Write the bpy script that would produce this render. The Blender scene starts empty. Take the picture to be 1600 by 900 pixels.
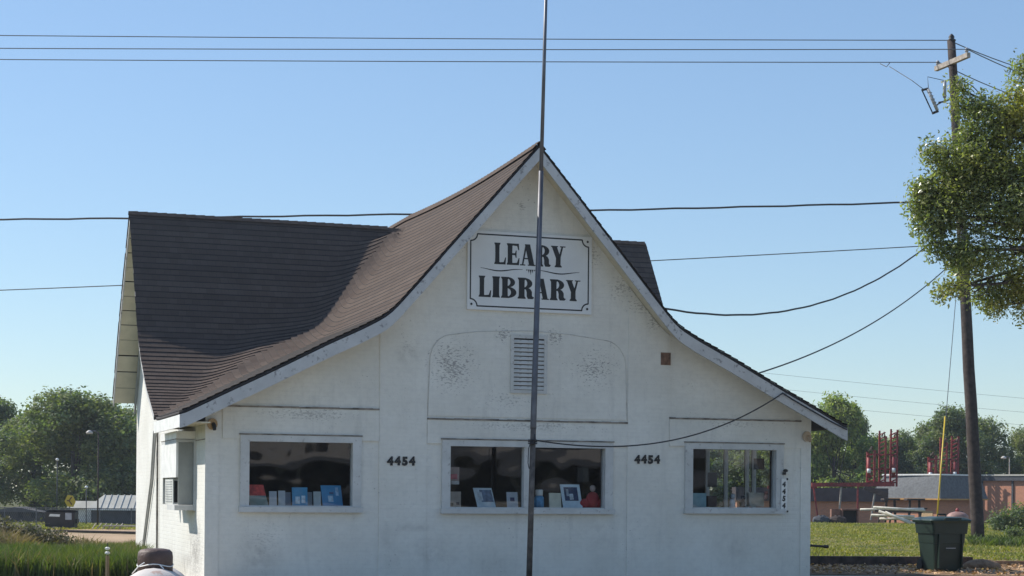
import bpy, math, random
import numpy as np
from mathutils import Vector, Matrix

random.seed(7); rng = np.random.default_rng(7)
sc = bpy.context.scene
col = sc.collection

# ------------------------------------------------------------------ camera, sky, sun, exposure
cam_d = bpy.data.cameras.new("camera"); cam = bpy.data.objects.new("camera", cam_d); col.objects.link(cam)
sc.camera = cam
cam_d.sensor_width = 36.0; cam_d.lens = 2650 / 1600 * 36.0
cam_d.shift_y = 318 / 1600
cam_d.clip_start = 0.1; cam_d.clip_end = 4000
cam.location = (0, 0, 1.6)
cam.rotation_euler = (math.radians(90), math.radians(-0.49), 0)

SUN_EL = math.radians(41); SUN_AZ = math.radians(-67)        # azimuth clockwise from +Y
w = bpy.data.worlds.new("World"); sc.world = w; w.use_nodes = True
nt = w.node_tree
sky = nt.nodes.new('ShaderNodeTexSky'); sky.sky_type = 'NISHITA'; sky.sun_disc = False
sky.sun_elevation = SUN_EL; sky.sun_rotation = SUN_AZ
sky.air_density = 1.0; sky.dust_density = 0.25; sky.ozone_density = 1.6; sky.altitude = 1200
bg = nt.nodes['Background']; bg.inputs['Strength'].default_value = 0.124
wb = nt.nodes.new('ShaderNodeMix'); wb.data_type = 'RGBA'; wb.blend_type = 'MULTIPLY'; wb.inputs[0].default_value = 1.0; wb.inputs[7].default_value = (.97, 1.0, .98, 1)
nt.links.new(sky.outputs[0], wb.inputs[6]); bw = nt.nodes.new('ShaderNodeRGBToBW'); nt.links.new(sky.outputs[0], bw.inputs[0])
pw_ = nt.nodes.new('ShaderNodeMath'); pw_.operation = 'POWER'; nt.links.new(bw.outputs[0], pw_.inputs[0]); pw_.inputs[1].default_value = -.34
ml_ = nt.nodes.new('ShaderNodeVectorMath'); ml_.operation = 'SCALE'; nt.links.new(wb.outputs[2], ml_.inputs[0]); nt.links.new(pw_.outputs[0], ml_.inputs['Scale'])
sc_ = nt.nodes.new('ShaderNodeVectorMath'); sc_.operation = 'SCALE'; nt.links.new(ml_.outputs[0], sc_.inputs[0]); sc_.inputs['Scale'].default_value = 1.62
nt.links.new(sc_.outputs[0], bg.inputs['Color'])        # softens the sky's gradient a little, keeps its hues
sun_d = bpy.data.lights.new("sun", 'SUN'); sun = bpy.data.objects.new("sun", sun_d); col.objects.link(sun)
sun_d.energy = 5.0; sun_d.angle = math.radians(0.5); sun_d.color = (1.0, 0.95, 0.87)
sdir = Vector((math.sin(SUN_AZ) * math.cos(SUN_EL), math.cos(SUN_AZ) * math.cos(SUN_EL), math.sin(SUN_EL)))
sun.rotation_euler = sdir.to_track_quat('Z', 'Y').to_euler()
sun.location = (-20, 10, 25)
sc.view_settings.view_transform = 'Standard'; sc.view_settings.look = 'None'
sc.view_settings.exposure = 0.23; sc.view_settings.gamma = 1.0

# ------------------------------------------------------------------ helpers
class MB:
    def __init__(s): s.v = []; s.f = []
    def add(s, vs, fs):
        n = len(s.v); s.v += [tuple(p) for p in vs]; s.f += [tuple(i + n for i in f) for f in fs]; return s
    def quad(s, a, b, c, d): return s.add([a, b, c, d], [(0, 1, 2, 3)])
    def box(s, x0, x1, y0, y1, z0, z1):
        return s.add([(x0, y0, z0), (x1, y0, z0), (x1, y1, z0), (x0, y1, z0), (x0, y0, z1), (x1, y0, z1), (x1, y1, z1), (x0, y1, z1)],
                     [(0, 3, 2, 1), (4, 5, 6, 7), (0, 1, 5, 4), (1, 2, 6, 5), (2, 3, 7, 6), (3, 0, 4, 7)])
    def bar(s, p, q, w, h, up=(0, 0, 1)):
        p = Vector(p); q = Vector(q); d = (q - p).normalized(); u = Vector(up)
        if abs(d.dot(u)) > .98: u = Vector((0, 1, 0))
        a = d.cross(u).normalized() * w / 2; b = a.cross(d).normalized() * h / 2
        vs = [p - a - b, p + a - b, p + a + b, p - a + b, q - a - b, q + a - b, q + a + b, q - a + b]
        return s.add(vs, [(0, 3, 2, 1), (4, 5, 6, 7), (0, 1, 5, 4), (1, 2, 6, 5), (2, 3, 7, 6), (3, 0, 4, 7)])
    def tube(s, pts, r, n=8, caps=True):
        pts = [Vector(p) for p in pts]; rs = r if isinstance(r, (list, tuple)) else [r] * len(pts)
        vs = []; fs = []; ref = None
        for i, p in enumerate(pts):
            d = (pts[min(i + 1, len(pts) - 1)] - pts[max(i - 1, 0)]).normalized()
            if ref is None: ref = Vector((0, 0, 1)) if abs(d.z) < .9 else Vector((1, 0, 0))
            a = d.cross(ref).normalized(); b = a.cross(d).normalized(); ref = b
            for k in range(n):
                t = 2 * math.pi * k / n
                vs.append(p + (a * math.cos(t) + b * math.sin(t)) * rs[i])
        for i in range(len(pts) - 1):
            for k in range(n):
                fs.append((i * n + k, i * n + (k + 1) % n, (i + 1) * n + (k + 1) % n, (i + 1) * n + k))
        if caps:
            fs.append(tuple(range(n))[::-1]); fs.append(tuple((len(pts) - 1) * n + k for k in range(n)))
        return s.add(vs, fs)
    def lathe(s, prof, n=16, c=(0, 0, 0)):
        vs = [(c[0] + r * math.cos(2 * math.pi * k / n), c[1] + r * math.sin(2 * math.pi * k / n), c[2] + z) for r, z in prof for k in range(n)]
        fs = [(i * n + k, i * n + (k + 1) % n, (i + 1) * n + (k + 1) % n, (i + 1) * n + k) for i in range(len(prof) - 1) for k in range(n)]
        fs.append(tuple(range(n))[::-1]); fs.append(tuple((len(prof) - 1) * n + k for k in range(n)))
        return s.add(vs, fs)
    def prism_y(s, poly, y0, y1):          # polygon in x,z swept along y
        n = len(poly)
        return s.add([(x, y0, z) for x, z in poly] + [(x, y1, z) for x, z in poly],
                     [tuple(range(n)), tuple(range(2 * n - 1, n - 1, -1))] + [(i, i + n, (i + 1) % n + n, (i + 1) % n) for i in range(n)])
    def build(s, name, m, parent=None, smooth=False, **kw):
        me = bpy.data.meshes.new(name); me.from_pydata(s.v, [], s.f); me.update()
        if smooth: me.polygons.foreach_set('use_smooth', [True] * len(me.polygons))
        me.materials.append(m)
        o = bpy.data.objects.new(name, me); col.objects.link(o); o.parent = parent
        for k, v in kw.items(): o[k] = v
        return o

def np_mesh(name, v, f, m, parent=None, **kw):
    me = bpy.data.meshes.new(name); nv = len(v); nf, k = f.shape
    me.vertices.add(nv); me.vertices.foreach_set('co', v.astype(np.float32).ravel())
    me.loops.add(nf * k); me.loops.foreach_set('vertex_index', f.astype(np.int32).ravel())
    me.polygons.add(nf); me.polygons.foreach_set('loop_start', np.arange(nf, dtype=np.int32) * k)
    me.update(calc_edges=True); me.materials.append(m)
    o = bpy.data.objects.new(name, me); col.objects.link(o); o.parent = parent
    for a, b in kw.items(): o[a] = b
    return o

def thing(name, label, cat, loc=(0, 0, 0), rz=0, group=None):
    o = bpy.data.objects.new(name, None); col.objects.link(o); o.location = loc; o.rotation_euler = (0, 0, rz)
    o.empty_display_size = .2
    return tag(o, label, cat, group)
def tag(o, label, cat, group=None, kind=None):
    o['label'] = label
    if cat: o['category'] = cat
    if group: o['group'] = group
    if kind: o['kind'] = kind
    return o
def copy_tree(o, parent=None):
    c = o.copy(); col.objects.link(c); c.parent = parent
    for ch in [x for x in o.children]: copy_tree(ch, c)
    return c

def mat(name, c, rough=.7, var=.15, scale=3., c2=None, bump=0., bscale=40., metal=0., spec=None, detail=6, gen=None):
    m = bpy.data.materials.new(name); m.use_nodes = True; n = m.node_tree.nodes; l = m.node_tree.links
    p = n['Principled BSDF']; p.inputs['Roughness'].default_value = rough; p.inputs['Metallic'].default_value = metal
    if spec is not None: p.inputs['Specular IOR Level'].default_value = spec
    tc = n.new('ShaderNodeTexCoord')
    no = n.new('ShaderNodeTexNoise'); no.inputs['Scale'].default_value = scale; no.inputs['Detail'].default_value = detail
    l.new(tc.outputs['Object'], no.inputs['Vector'])
    r = n.new('ShaderNodeValToRGB')
    a = c2 if c2 else tuple(x * (1 - var) for x in c); b = c if c2 else tuple(min(1, x * (1 + var)) for x in c)
    r.color_ramp.elements[0].color = (*a, 1); r.color_ramp.elements[1].color = (*b, 1)
    r.color_ramp.elements[0].position = .35; r.color_ramp.elements[1].position = .65
    l.new(no.outputs[0], r.inputs[0]); l.new(r.outputs[0], p.inputs['Base Color'])
    if bump:
        n2 = n.new('ShaderNodeTexNoise'); n2.inputs['Scale'].default_value = bscale; l.new(tc.outputs['Object'], n2.inputs['Vector'])
        bp = n.new('ShaderNodeBump'); bp.inputs['Strength'].default_value = bump; bp.inputs['Distance'].default_value = .02
        l.new(n2.outputs[0], bp.inputs['Height']); l.new(bp.outputs[0], p.inputs['Normal'])
    return m

def mixrgb(n, l, fac, a, b, mode='MIX'):
    x = n.new('ShaderNodeMix'); x.data_type = 'RGBA'; x.blend_type = mode
    for sock, v in ((x.inputs[0], fac), (x.inputs[6], a), (x.inputs[7], b)):
        if hasattr(v, 'is_output'): l.new(v, sock)
        elif isinstance(v, (int, float)): sock.default_value = v
        else: sock.default_value = (*v, 1)
    return x.outputs[2]
def mathn(n, l, op, a, b=None, c=None, clamp=False):
    x = n.new('ShaderNodeMath'); x.operation = op; x.use_clamp = clamp
    for i, v in enumerate((a, b, c)):
        if v is None: continue
        if hasattr(v, 'is_output'): l.new(v, x.inputs[i])
        else: x.inputs[i].default_value = v
    return x.outputs[0]

def painted_brick(name, axis, mould=(), smudge=()):
    """White painted masonry: running bond relief, chipped and mildewed in places (blobs in wall coordinates)."""
    m = bpy.data.materials.new(name); m.use_nodes = True; n = m.node_tree.nodes; l = m.node_tree.links
    p = n['Principled BSDF']; p.inputs['Roughness'].default_value = .75; p.inputs['Specular IOR Level'].default_value = .25
    tc = n.new('ShaderNodeTexCoord'); sp = n.new('ShaderNodeSeparateXYZ'); l.new(tc.outputs['Object'], sp.inputs[0])
    cb = n.new('ShaderNodeCombineXYZ'); l.new(sp.outputs[0 if axis == 'x' else 1], cb.inputs[0]); l.new(sp.outputs[2], cb.inputs[1])
    uv = cb.outputs[0]
    br = n.new('ShaderNodeTexBrick'); l.new(uv, br.inputs['Vector']); br.inputs['Scale'].default_value = 1.0
    br.inputs['Brick Width'].default_value = .21; br.inputs['Row Height'].default_value = .075; br.inputs['Mortar Size'].default_value = .006
    br.inputs['Mortar Smooth'].default_value = .6; br.inputs['Color1'].default_value = (1, 1, 1, 1); br.inputs['Color2'].default_value = (.86, .86, .86, 1); br.inputs['Mortar'].default_value = (0, 0, 0, 1)
    def noise(s, d=6, vec=uv, r=.6):
        x = n.new('ShaderNodeTexNoise'); x.inputs['Scale'].default_value = s; x.inputs['Detail'].default_value = d; x.inputs['Roughness'].default_value = r; l.new(vec, x.inputs['Vector']); return x.outputs[0]
    def step(v, a, b): 
        x = n.new('ShaderNodeMapRange'); x.inputs[1].default_value = a; x.inputs[2].default_value = b; l.new(v, x.inputs[0]); return x.outputs[0]
    base = mixrgb(n, l, step(noise(.9), .35, .7), (.70, .68, .62), (.80, .785, .73))
    base = mixrgb(n, l, mathn(n, l, 'MULTIPLY', step(noise(9), .45, .75), .35), base, (.56, .55, .52))
    base = mixrgb(n, l, mathn(n, l, 'MULTIPLY', mathn(n, l, 'SUBTRACT', 1.0, br.outputs['Fac']), 0.0), base, (.5, .5, .5))
    base = mixrgb(n, l, mathn(n, l, 'MULTIPLY', br.outputs['Fac'], .05), base, (.42, .42, .42))
    # vertical run stains
    mp = n.new('ShaderNodeMapping'); mp.inputs['Scale'].default_value = (3.2, .35, 1); l.new(uv, mp.inputs[0])
    base = mixrgb(n, l, mathn(n, l, 'MULTIPLY', step(noise(1.5, 5, mp.outputs[0]), .56, .78), .35), base, (.45, .44, .41))
    # scattered chips everywhere, few
    fine = noise(26, 4); chips = mathn(n, l, 'MULTIPLY', step(fine, .64, .67), step(noise(1.6), .52, .60))
    base = mixrgb(n, l, mathn(n, l, 'MULTIPLY', chips, .6), base, (.17, .15, .14))
    mpf = n.new('ShaderNodeMapping'); mpf.inputs['Scale'].default_value = (1, 1.8, 1); l.new(uv, mpf.inputs[0]); fine2 = noise(17, 5, mpf.outputs[0], .7)
    warp = mathn(n, l, 'ABSOLUTE', mathn(n, l, 'SUBTRACT', noise(2.6, 3), .5)); warp = mathn(n, l, 'MULTIPLY', warp, 2.0)
    for (cx, cz, rx, rz, amt) in smudge:
        q = n.new('ShaderNodeVectorMath'); q.operation = 'SUBTRACT'; l.new(uv, q.inputs[0]); q.inputs[1].default_value = (cx, cz, 0)
        q2 = n.new('ShaderNodeVectorMath'); q2.operation = 'DIVIDE'; l.new(q.outputs[0], q2.inputs[0]); q2.inputs[1].default_value = (rx, rz, 1)
        q3 = n.new('ShaderNodeVectorMath'); q3.operation = 'LENGTH'; l.new(q2.outputs[0], q3.inputs[0])
        fl = mathn(n, l, 'SUBTRACT', 1.0, q3.outputs['Value'], clamp=True)
        base = mixrgb(n, l, mathn(n, l, 'MULTIPLY', mathn(n, l, 'MULTIPLY', fl, step(noise(5), .35, .65)), amt), base, (.30, .28, .26))
    for (cx, cz, rx, rz, thr, amt) in mould:
        q = n.new('ShaderNodeVectorMath'); q.operation = 'SUBTRACT'; l.new(uv, q.inputs[0]); q.inputs[1].default_value = (cx, cz, 0)
        q2 = n.new('ShaderNodeVectorMath'); q2.operation = 'DIVIDE'; l.new(q.outputs[0], q2.inputs[0]); q2.inputs[1].default_value = (rx, rz, 1)
        q3 = n.new('ShaderNodeVectorMath'); q3.operation = 'LENGTH'; l.new(q2.outputs[0], q3.inputs[0])
        fall = mathn(n, l, 'SUBTRACT', 1.0, q3.outputs['Value'], clamp=True)
        fall = mathn(n, l, 'SUBTRACT', fall, mathn(n, l, 'MULTIPLY', warp, .75), clamp=True)
        v = mathn(n, l, 'ADD', fine2, mathn(n, l, 'MULTIPLY', fall, .19))
        mk = mathn(n, l, 'MULTIPLY', step(v, thr, thr + .05), mathn(n, l, 'MULTIPLY', mathn(n, l, 'GREATER_THAN', fall, .02), amt))
        base = mixrgb(n, l, mathn(n, l, 'MULTIPLY', mk, .8), base, (.19, .175, .17))
    l.new(base, p.inputs['Base Color'])
    h = mathn(n, l, 'ADD', mathn(n, l, 'MULTIPLY', br.outputs['Fac'], -1.0), mathn(n, l, 'MULTIPLY', noise(30), .5))
    h = mathn(n, l, 'ADD', h, mathn(n, l, 'MULTIPLY', noise(4), .8))
    bp = n.new('ShaderNodeBump'); bp.inputs['Strength'].default_value = .36; bp.inputs['Distance'].default_value = .008
    l.new(h, bp.inputs['Height']); l.new(bp.outputs[0], p.inputs['Normal'])
    return m

def peeling(name, paint=(.62, .62, .60), bare=(.30, .28, .27), thr=.60, scale=13):
    m = bpy.data.materials.new(name); m.use_nodes = True; n = m.node_tree.nodes; l = m.node_tree.links
    p = n['Principled BSDF']; p.inputs['Roughness'].default_value = .75
    tc = n.new('ShaderNodeTexCoord')
    def noise(s, d=6):
        x = n.new('ShaderNodeTexNoise'); x.inputs['Scale'].default_value = s; x.inputs['Detail'].default_value = d; x.inputs['Roughness'].default_value = .65; l.new(tc.outputs['Object'], x.inputs['Vector']); return x.outputs[0]
    def step(v, a, b):
        x = n.new('ShaderNodeMapRange'); x.inputs[1].default_value = a; x.inputs[2].default_value = b; l.new(v, x.inputs[0]); return x.outputs[0]
    b = mixrgb(n, l, step(noise(2.5), .35, .7), paint, tuple(x * .8 for x in paint))
    b = mixrgb(n, l, mathn(n, l, 'MULTIPLY', step(noise(scale), thr, thr + .07), .75), b, bare)
    l.new(b, p.inputs['Base Color'])
    bp = n.new('ShaderNodeBump'); bp.inputs['Strength'].default_value = .3; bp.inputs['Distance'].default_value = .01
    l.new(noise(scale * 2), bp.inputs['Height']); l.new(bp.outputs[0], p.inputs['Normal'])
    return m

def leaf_mat(name, c, c2, trans=.35, rough=.45):
    m = bpy.data.materials.new(name); m.use_nodes = True; n = m.node_tree.nodes; l = m.node_tree.links
    p = n['Principled BSDF']; p.inputs['Roughness'].default_value = rough
    g = n.new('ShaderNodeNewGeometry'); cc = mixrgb(n, l, g.outputs['Random Per Island'], c, c2)
    tc = n.new('ShaderNodeTexCoord'); no = n.new('ShaderNodeTexNoise'); no.inputs['Scale'].default_value = .7; l.new(tc.outputs['Object'], no.inputs['Vector'])
    mr = n.new('ShaderNodeMapRange'); mr.inputs[1].default_value = .4; mr.inputs[2].default_value = .62; l.new(no.outputs[0], mr.inputs[0])
    cc = mixrgb(n, l, mr.outputs[0], cc, mixrgb(n, l, 1.0, cc, (1.5, 1.25, .9), 'MULTIPLY'))
    l.new(cc, p.inputs['Base Color'])
    t = n.new('ShaderNodeBsdfTranslucent'); l.new(mixrgb(n, l, 1.0, cc, (1.3, 1.6, .5), 'MULTIPLY'), t.inputs[0])
    mx = n.new('ShaderNodeMixShader'); mx.inputs[0].default_value = trans
    l.new(p.outputs[0], mx.inputs[1]); l.new(t.outputs[0], mx.inputs[2]); l.new(mx.outputs[0], n['Material Output'].inputs[0])
    return m

def glass_mat(name, tint=(.86, .89, .90), wav=.25):
    m = bpy.data.materials.new(name); m.use_nodes = True; n = m.node_tree.nodes; l = m.node_tree.links
    n.remove(n['Principled BSDF'])
    tr = n.new('ShaderNodeBsdfTransparent'); tr.inputs[0].default_value = (*tint, 1)
    gl = n.new('ShaderNodeBsdfGlossy'); gl.inputs['Roughness'].default_value = .03; gl.inputs[0].default_value = (1, 1, 1, 1)
    lw = n.new('ShaderNodeLayerWeight'); lw.inputs[0].default_value = .5
    fr = n.new('ShaderNodeMath'); fr.operation = 'MULTIPLY_ADD'; pw = n.new('ShaderNodeMath'); pw.operation = 'POWER'; pw.inputs[1].default_value = 5; l.new(lw.outputs['Facing'], pw.inputs[0]); l.new(pw.outputs[0], fr.inputs[0]); fr.inputs[1].default_value = .93; fr.inputs[2].default_value = .085
    tc = n.new('ShaderNodeTexCoord'); no = n.new('ShaderNodeTexNoise'); no.inputs['Scale'].default_value = 1.3; no.inputs['Detail'].default_value = 1; l.new(tc.outputs['Object'], no.inputs[0])
    bp = n.new('ShaderNodeBump'); bp.inputs['Strength'].default_value = wav; bp.inputs['Distance'].default_value = .05; l.new(no.outputs[0], bp.inputs['Height'])
    l.new(bp.outputs[0], gl.inputs['Normal'])
    mx = n.new('ShaderNodeMixShader'); l.new(fr.outputs[0], mx.inputs[0]); l.new(tr.outputs[0], mx.inputs[1]); l.new(gl.outputs[0], mx.inputs[2])
    l.new(mx.outputs[0], n['Material Output'].inputs[0])
    return m

M = {}
MOULD = [(4.35, 3.83, .62, .62, .62, .85), (7.05, 3.85, .7, .6, .66, .85), (5.35, 3.25, 1.5, .55, .70, .6), (5.3, 4.42, .22, .2, .60, .8), (6.28, 4.42, .24, .2, .60, .8),
         (1.0, .75, .6, .8, .68, .35), (3.55, 4.15, .35, .25, .66, .35), (8.0, 5.0, .6, .35, .66, .6), (5.62, 6.75, .12, .10, .60, .6), (6.95, 5.95, .35, .5, .64, .6), (7.6, 5.35, .4, .4, .64, .6), (8.25, 4.75, .3, .3, .64, .6), (1.7, 2.9, 1.2, .16, .62, .5), (5.8, 2.78, 1.9, .16, .64, .5), (9.9, 2.9, 1.2, .12, .66, .5)]
SMUDGE = [(.9, .45, .5, .5, .5), (4.0, .5, .6, .35, .35), (5.2, .3, .5, .3, .3), (9.9, .55, .5, .5, .3), (3.5, 4.0, .25, .2, .6), (3.65, .95, .4, .1, .45), (3.2, .7, .3, .7, .3), (7.2, .8, .5, .6, .25)]
M['wall_front'] = painted_brick('painted_brick_front', 'x', MOULD, SMUDGE)
M['wall_side'] = painted_brick('painted_brick_side', 'y', [(1.0, .5, 1.1, .75, .60, .6), (4.5, .3, 1.5, .5, .66, .5)], [(1.2, .5, 1.1, .8, .7), (2.3, .2, 1.2, .5, .6), (1.0, 2.6, .3, .3, .3)])
M['trim'] = peeling('peeling_white_trim')
M['rake'] = peeling('weathered_rake_paint', (.56, .56, .56), (.20, .19, .19), .58, 11)
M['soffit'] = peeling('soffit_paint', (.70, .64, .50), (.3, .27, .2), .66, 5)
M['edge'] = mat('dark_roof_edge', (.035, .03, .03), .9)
M['ledge'] = mat('dirty_ledge', (.22, .19, .16), .9, .5, 6)
M['dark'] = mat('dark_void', (.012, .012, .014), .8)
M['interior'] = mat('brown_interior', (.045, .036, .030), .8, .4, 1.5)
M['glass'] = glass_mat('window_glass')
M['sign_white'] = mat('sign_board_white', (.72, .73, .73), .5, .05, 2)
M['black'] = mat('black_paint', (.012, .012, .013), .5)
M['grey_metal'] = mat('galvanised_steel', (.13, .13, .145), .5, .2, 4, metal=.5)
M['rust'] = mat('rusty_brown_steel', (.085, .05, .04), .6, .35, 6, bump=.3)
M['white'] = mat('white_paint', (.78, .77, .74), .5, .08, 5)
M['wood_pole'] = mat('weathered_pole_wood', (.052, .038, .033), .9, .35, 7, bump=.6, bscale=60)
M['wood_arm'] = mat('bleached_crossarm_wood', (.34, .30, .26), .9, .25, 9)
M['wire'] = mat('black_wire', (.03, .03, .035), .6)
M['wire_grey'] = mat('bare_grey_wire', (.10, .11, .13), .5)
M['porcelain'] = mat('grey_porcelain', (.35, .36, .38), .3)
M['red'] = mat('faded_red_paint', (.24, .030, .028), .6, .45, 5)
M['yellow'] = mat('yellow_plastic', (.60, .42, .03), .4, .05)
M['bin_green'] = mat('dark_green_plastic', (.011, .024, .017), .42, .12, 5, bump=.08, bscale=90)
M['bin_lid'] = mat('green_plastic_lid', (.017, .036, .024), .38, .12, 5)
M['pale_pipe'] = mat('weathered_pale_pipe', (.62, .58, .48), .6, .2, 3)
M['shed_dark'] = mat('dark_grey_siding', (.06, .065, .075), .8)
M['tin'] = mat('pale_tin_roof', (.46, .44, .38), .5, .12, 1)

def roof_mat():
    m = bpy.data.materials.new('brown_asphalt_shingle'); m.use_nodes = True; n = m.node_tree.nodes; l = m.node_tree.links
    p = n['Principled BSDF']; p.inputs['Roughness'].default_value = 1.0; p.inputs['Specular IOR Level'].default_value = .03
    tc = n.new('ShaderNodeTexCoord'); g = n.new('ShaderNodeNewGeometry')
    def noise(s, d=5):
        x = n.new('ShaderNodeTexNoise'); x.inputs['Scale'].default_value = s; x.inputs['Detail'].default_value = d; l.new(tc.outputs['Object'], x.inputs['Vector']); return x.outputs[0]
    a = mixrgb(n, l, g.outputs['Random Per Island'], (.144, .108, .088), (.182, .140, .115))
    at_ = n.new('ShaderNodeAttribute'); at_.attribute_name = 'row_tone'
    a = mixrgb(n, l, mathn(n, l, 'MULTIPLY', at_.outputs['Fac'], .32), a, (.060, .044, .040))
    a = mixrgb(n, l, mathn(n, l, 'MULTIPLY', noise(1.2), .5), a, (.090, .080, .076))
    a = mixrgb(n, l, mathn(n, l, 'MULTIPLY', noise(60, 2), .5), a, (.05, .042, .04))
    l.new(a, p.inputs['Base Color'])
    bp = n.new('ShaderNodeBump'); bp.inputs['Strength'].default_value = .5; bp.inputs['Distance'].default_value = .006; l.new(noise(150, 2), bp.inputs['Height']); l.new(bp.outputs[0], p.inputs['Normal'])
    return m
M['roof'] = roof_mat()

# ------------------------------------------------------------------ ground
def sm(x): x = np.clip(x, 0, 1); return x * x * (3 - 2 * x)
def terrain(x, y):
    x = np.asarray(x, float); y = np.asarray(y, float)
    left = sm((-x - 4) / 8); right = sm((x - 4) / 6)
    return -0.78 * sm((y - 50) / 48) * left - 1.0 * sm((y - 94) / 22) * right + .03 * np.sin(x * .7 + y * .31) * sm((y - 34) / 10)
def sheet(name, xs, ys, m, dz, **kw):
    X, Y = np.meshgrid(xs, ys); Z = terrain(X, Y) + dz
    v = np.stack([X, Y, Z], -1).reshape(-1, 3); nx = len(xs); ny = len(ys)
    i = (np.arange(ny - 1)[:, None] * nx + np.arange(nx - 1)[None]).reshape(-1, 1)
    f = np.hstack([i, i + 1, i + 1 + nx, i + nx])
    return np_mesh(name, v, f, m, **kw)
def ground_mat(name, cols, s1=.25, s2=3.):
    m = bpy.data.materials.new(name); m.use_nodes = True; n = m.node_tree.nodes; l = m.node_tree.links
    p = n['Principled BSDF']; p.inputs['Roughness'].default_value = .95; p.inputs['Specular IOR Level'].default_value = .1
    tc = n.new('ShaderNodeTexCoord')
    def noise(s, d=6):
        x = n.new('ShaderNodeTexNoise'); x.inputs['Scale'].default_value = s; x.inputs['Detail'].default_value = d; l.new(tc.outputs['Object'], x.inputs['Vector'])
        r = n.new('ShaderNodeMapRange'); r.inputs[1].default_value = .38; r.inputs[2].default_value = .62; l.new(x.outputs[0], r.inputs[0]); return r.outputs[0]
    a = mixrgb(n, l, noise(s1), cols[0], cols[1]); a = mixrgb(n, l, mathn(n, l, 'MULTIPLY', noise(s2), .6), a, cols[2])
    l.new(a, p.inputs['Base Color'])
    bp = n.new('ShaderNodeBump'); bp.inputs['Strength'].default_value = .6; bp.inputs['Distance'].default_value = .03; l.new(noise(14), bp.inputs['Height']); l.new(bp.outputs[0], p.inputs['Normal'])
    return m
M['field'] = ground_mat('field_ground', [(.07, .085, .028), (.13, .11, .055), (.09, .10, .03)])
M['lawn'] = ground_mat('lawn_ground', [(.13, .14, .035), (.20, .18, .06), (.24, .18, .09)], .35, 2)
M['dirt'] = ground_mat('bare_dirt', [(.46, .32, .20), (.36, .25, .16), (.52, .39, .26)], .3, 2.5)
M['mulch'] = ground_mat('leaf_litter_ground', [(.28, .18, .11), (.17, .11, .07), (.38, .26, .17)], 1, 6)
M['gravel'] = ground_mat('gravel_lot', [(.36, .32, .26), (.30, .27, .22), (.42, .37, .30)], .5, 9)
xs = np.concatenate([[-800, -500, -250, -140, -90], np.arange(-70, 71, 2.), [90, 140, 250, 500, 800]])
ys = np.concatenate([[-400, -100, -40, -10], np.arange(0, 180, 3.), [200, 260, 400, 900]])
sheet('ground', xs, ys, M['field'], 0, kind='structure')
sheet('gravel_lot', np.linspace(-6.2, 40, 31), np.linspace(-12, 33.5, 30), M['gravel'], .004, kind='structure')
sheet('lawn', np.linspace(5.5, 60, 60), np.linspace(38.2, 94, 60), M['lawn'], .008, kind='structure')
sheet('leaf_litter_bed', np.linspace(5.2, 30, 40), np.linspace(33.6, 38.2, 8), M['mulch'], .012, kind='structure')
sheet('dirt_yard', np.linspace(-60, -6.5, 50), np.linspace(44, 97, 40), M['dirt'], .008, kind='structure')
sheet('grass_verge', np.linspace(-60, -12, 50), np.linspace(97, 118, 16), M['lawn'], .010, kind='structure')

# ------------------------------------------------------------------ the library
W = 11.5
O = Vector((-5.196, 28.747, 0)); ANG = math.radians(18.76)
ca, sa = math.cos(ANG), math.sin(ANG)
def bl(s, t, z): return Vector((O.x + s * ca - t * sa, O.y + s * sa + t * ca, z))
lib = thing('library_building', 'white painted brick library with swept brown shingle cross gable roof', 'building', O, ANG)
FP = [(0, 7.77), (.48, 7.225), (1.02, 6.6), (1.66, 5.87), (2.16, 5.29), (2.47, 4.94), (2.70, 4.69), (3.12, 4.455), (3.78, 4.14), (4.38, 3.83), (4.92, 3.555), (5.5, 3.27), (6.26, 2.885)]
MPX = [(-2, 2.2), (2.6, 2.88), (4.15, 3.58), (5.1, 4.2), (5.63, 4.70), (6.0, 5.27), (6.6, 6.19), (7.4, 7.39), (8.4, 6.35), (9.4, 5.25), (10.0, 4.5), (10.65, 3.62), (12, 2.0)]
fx = np.array([p[0] for p in FP]); fz = np.array([p[1] for p in FP]); mx_ = np.array([p[0] for p in MPX]); mz = np.array([p[1] for p in MPX])
def smooth_curve(x, xp, zp):     # soften the kinks a little
    return sum(np.interp(x + d, xp, zp) for d in (-.12, -.04, .04, .12)) / 4
def zfront(s, t=0):
    d = np.abs(np.asarray(s, float) - 5.75)
    z = np.where(d < .3, np.interp(d, fx, fz), smooth_curve(d, fx, fz))
    t = np.asarray(t, float)
    return z - .09 * np.sin(np.clip((t + .55) / 8.6, 0, 1) * math.pi) * sm((z - 4) / 3)
def zmain(t):
    t = np.asarray(t, float); return np.where(np.abs(t - 7.40) < .3, np.interp(t, mx_, mz), smooth_curve(t, mx_, mz))
def blend(a, b):
    k = .12 + 1.05 * sm((np.minimum(a, b) - 3.0) / 1.2); k = k * (1 - sm((np.maximum(a, b) - 6.9) / .5)) + 1e-4; k = np.where(np.abs(a - b) > k, 1e-6, k)
    h = np.clip(.5 + .5 * (a - b) / k, 0, 1); return b + (a - b) * h + k * h * (1 - h)
S0, S1, SR, T0, T1 = -.52, 11.98, 11.23, -.55, 10.65
def surf(s, t, main_ok=True):
    a = zfront(s, t); b = np.where(np.asarray(s) <= SR + 1e-6, zmain(t), -5.)
    return blend(a, b)

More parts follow.
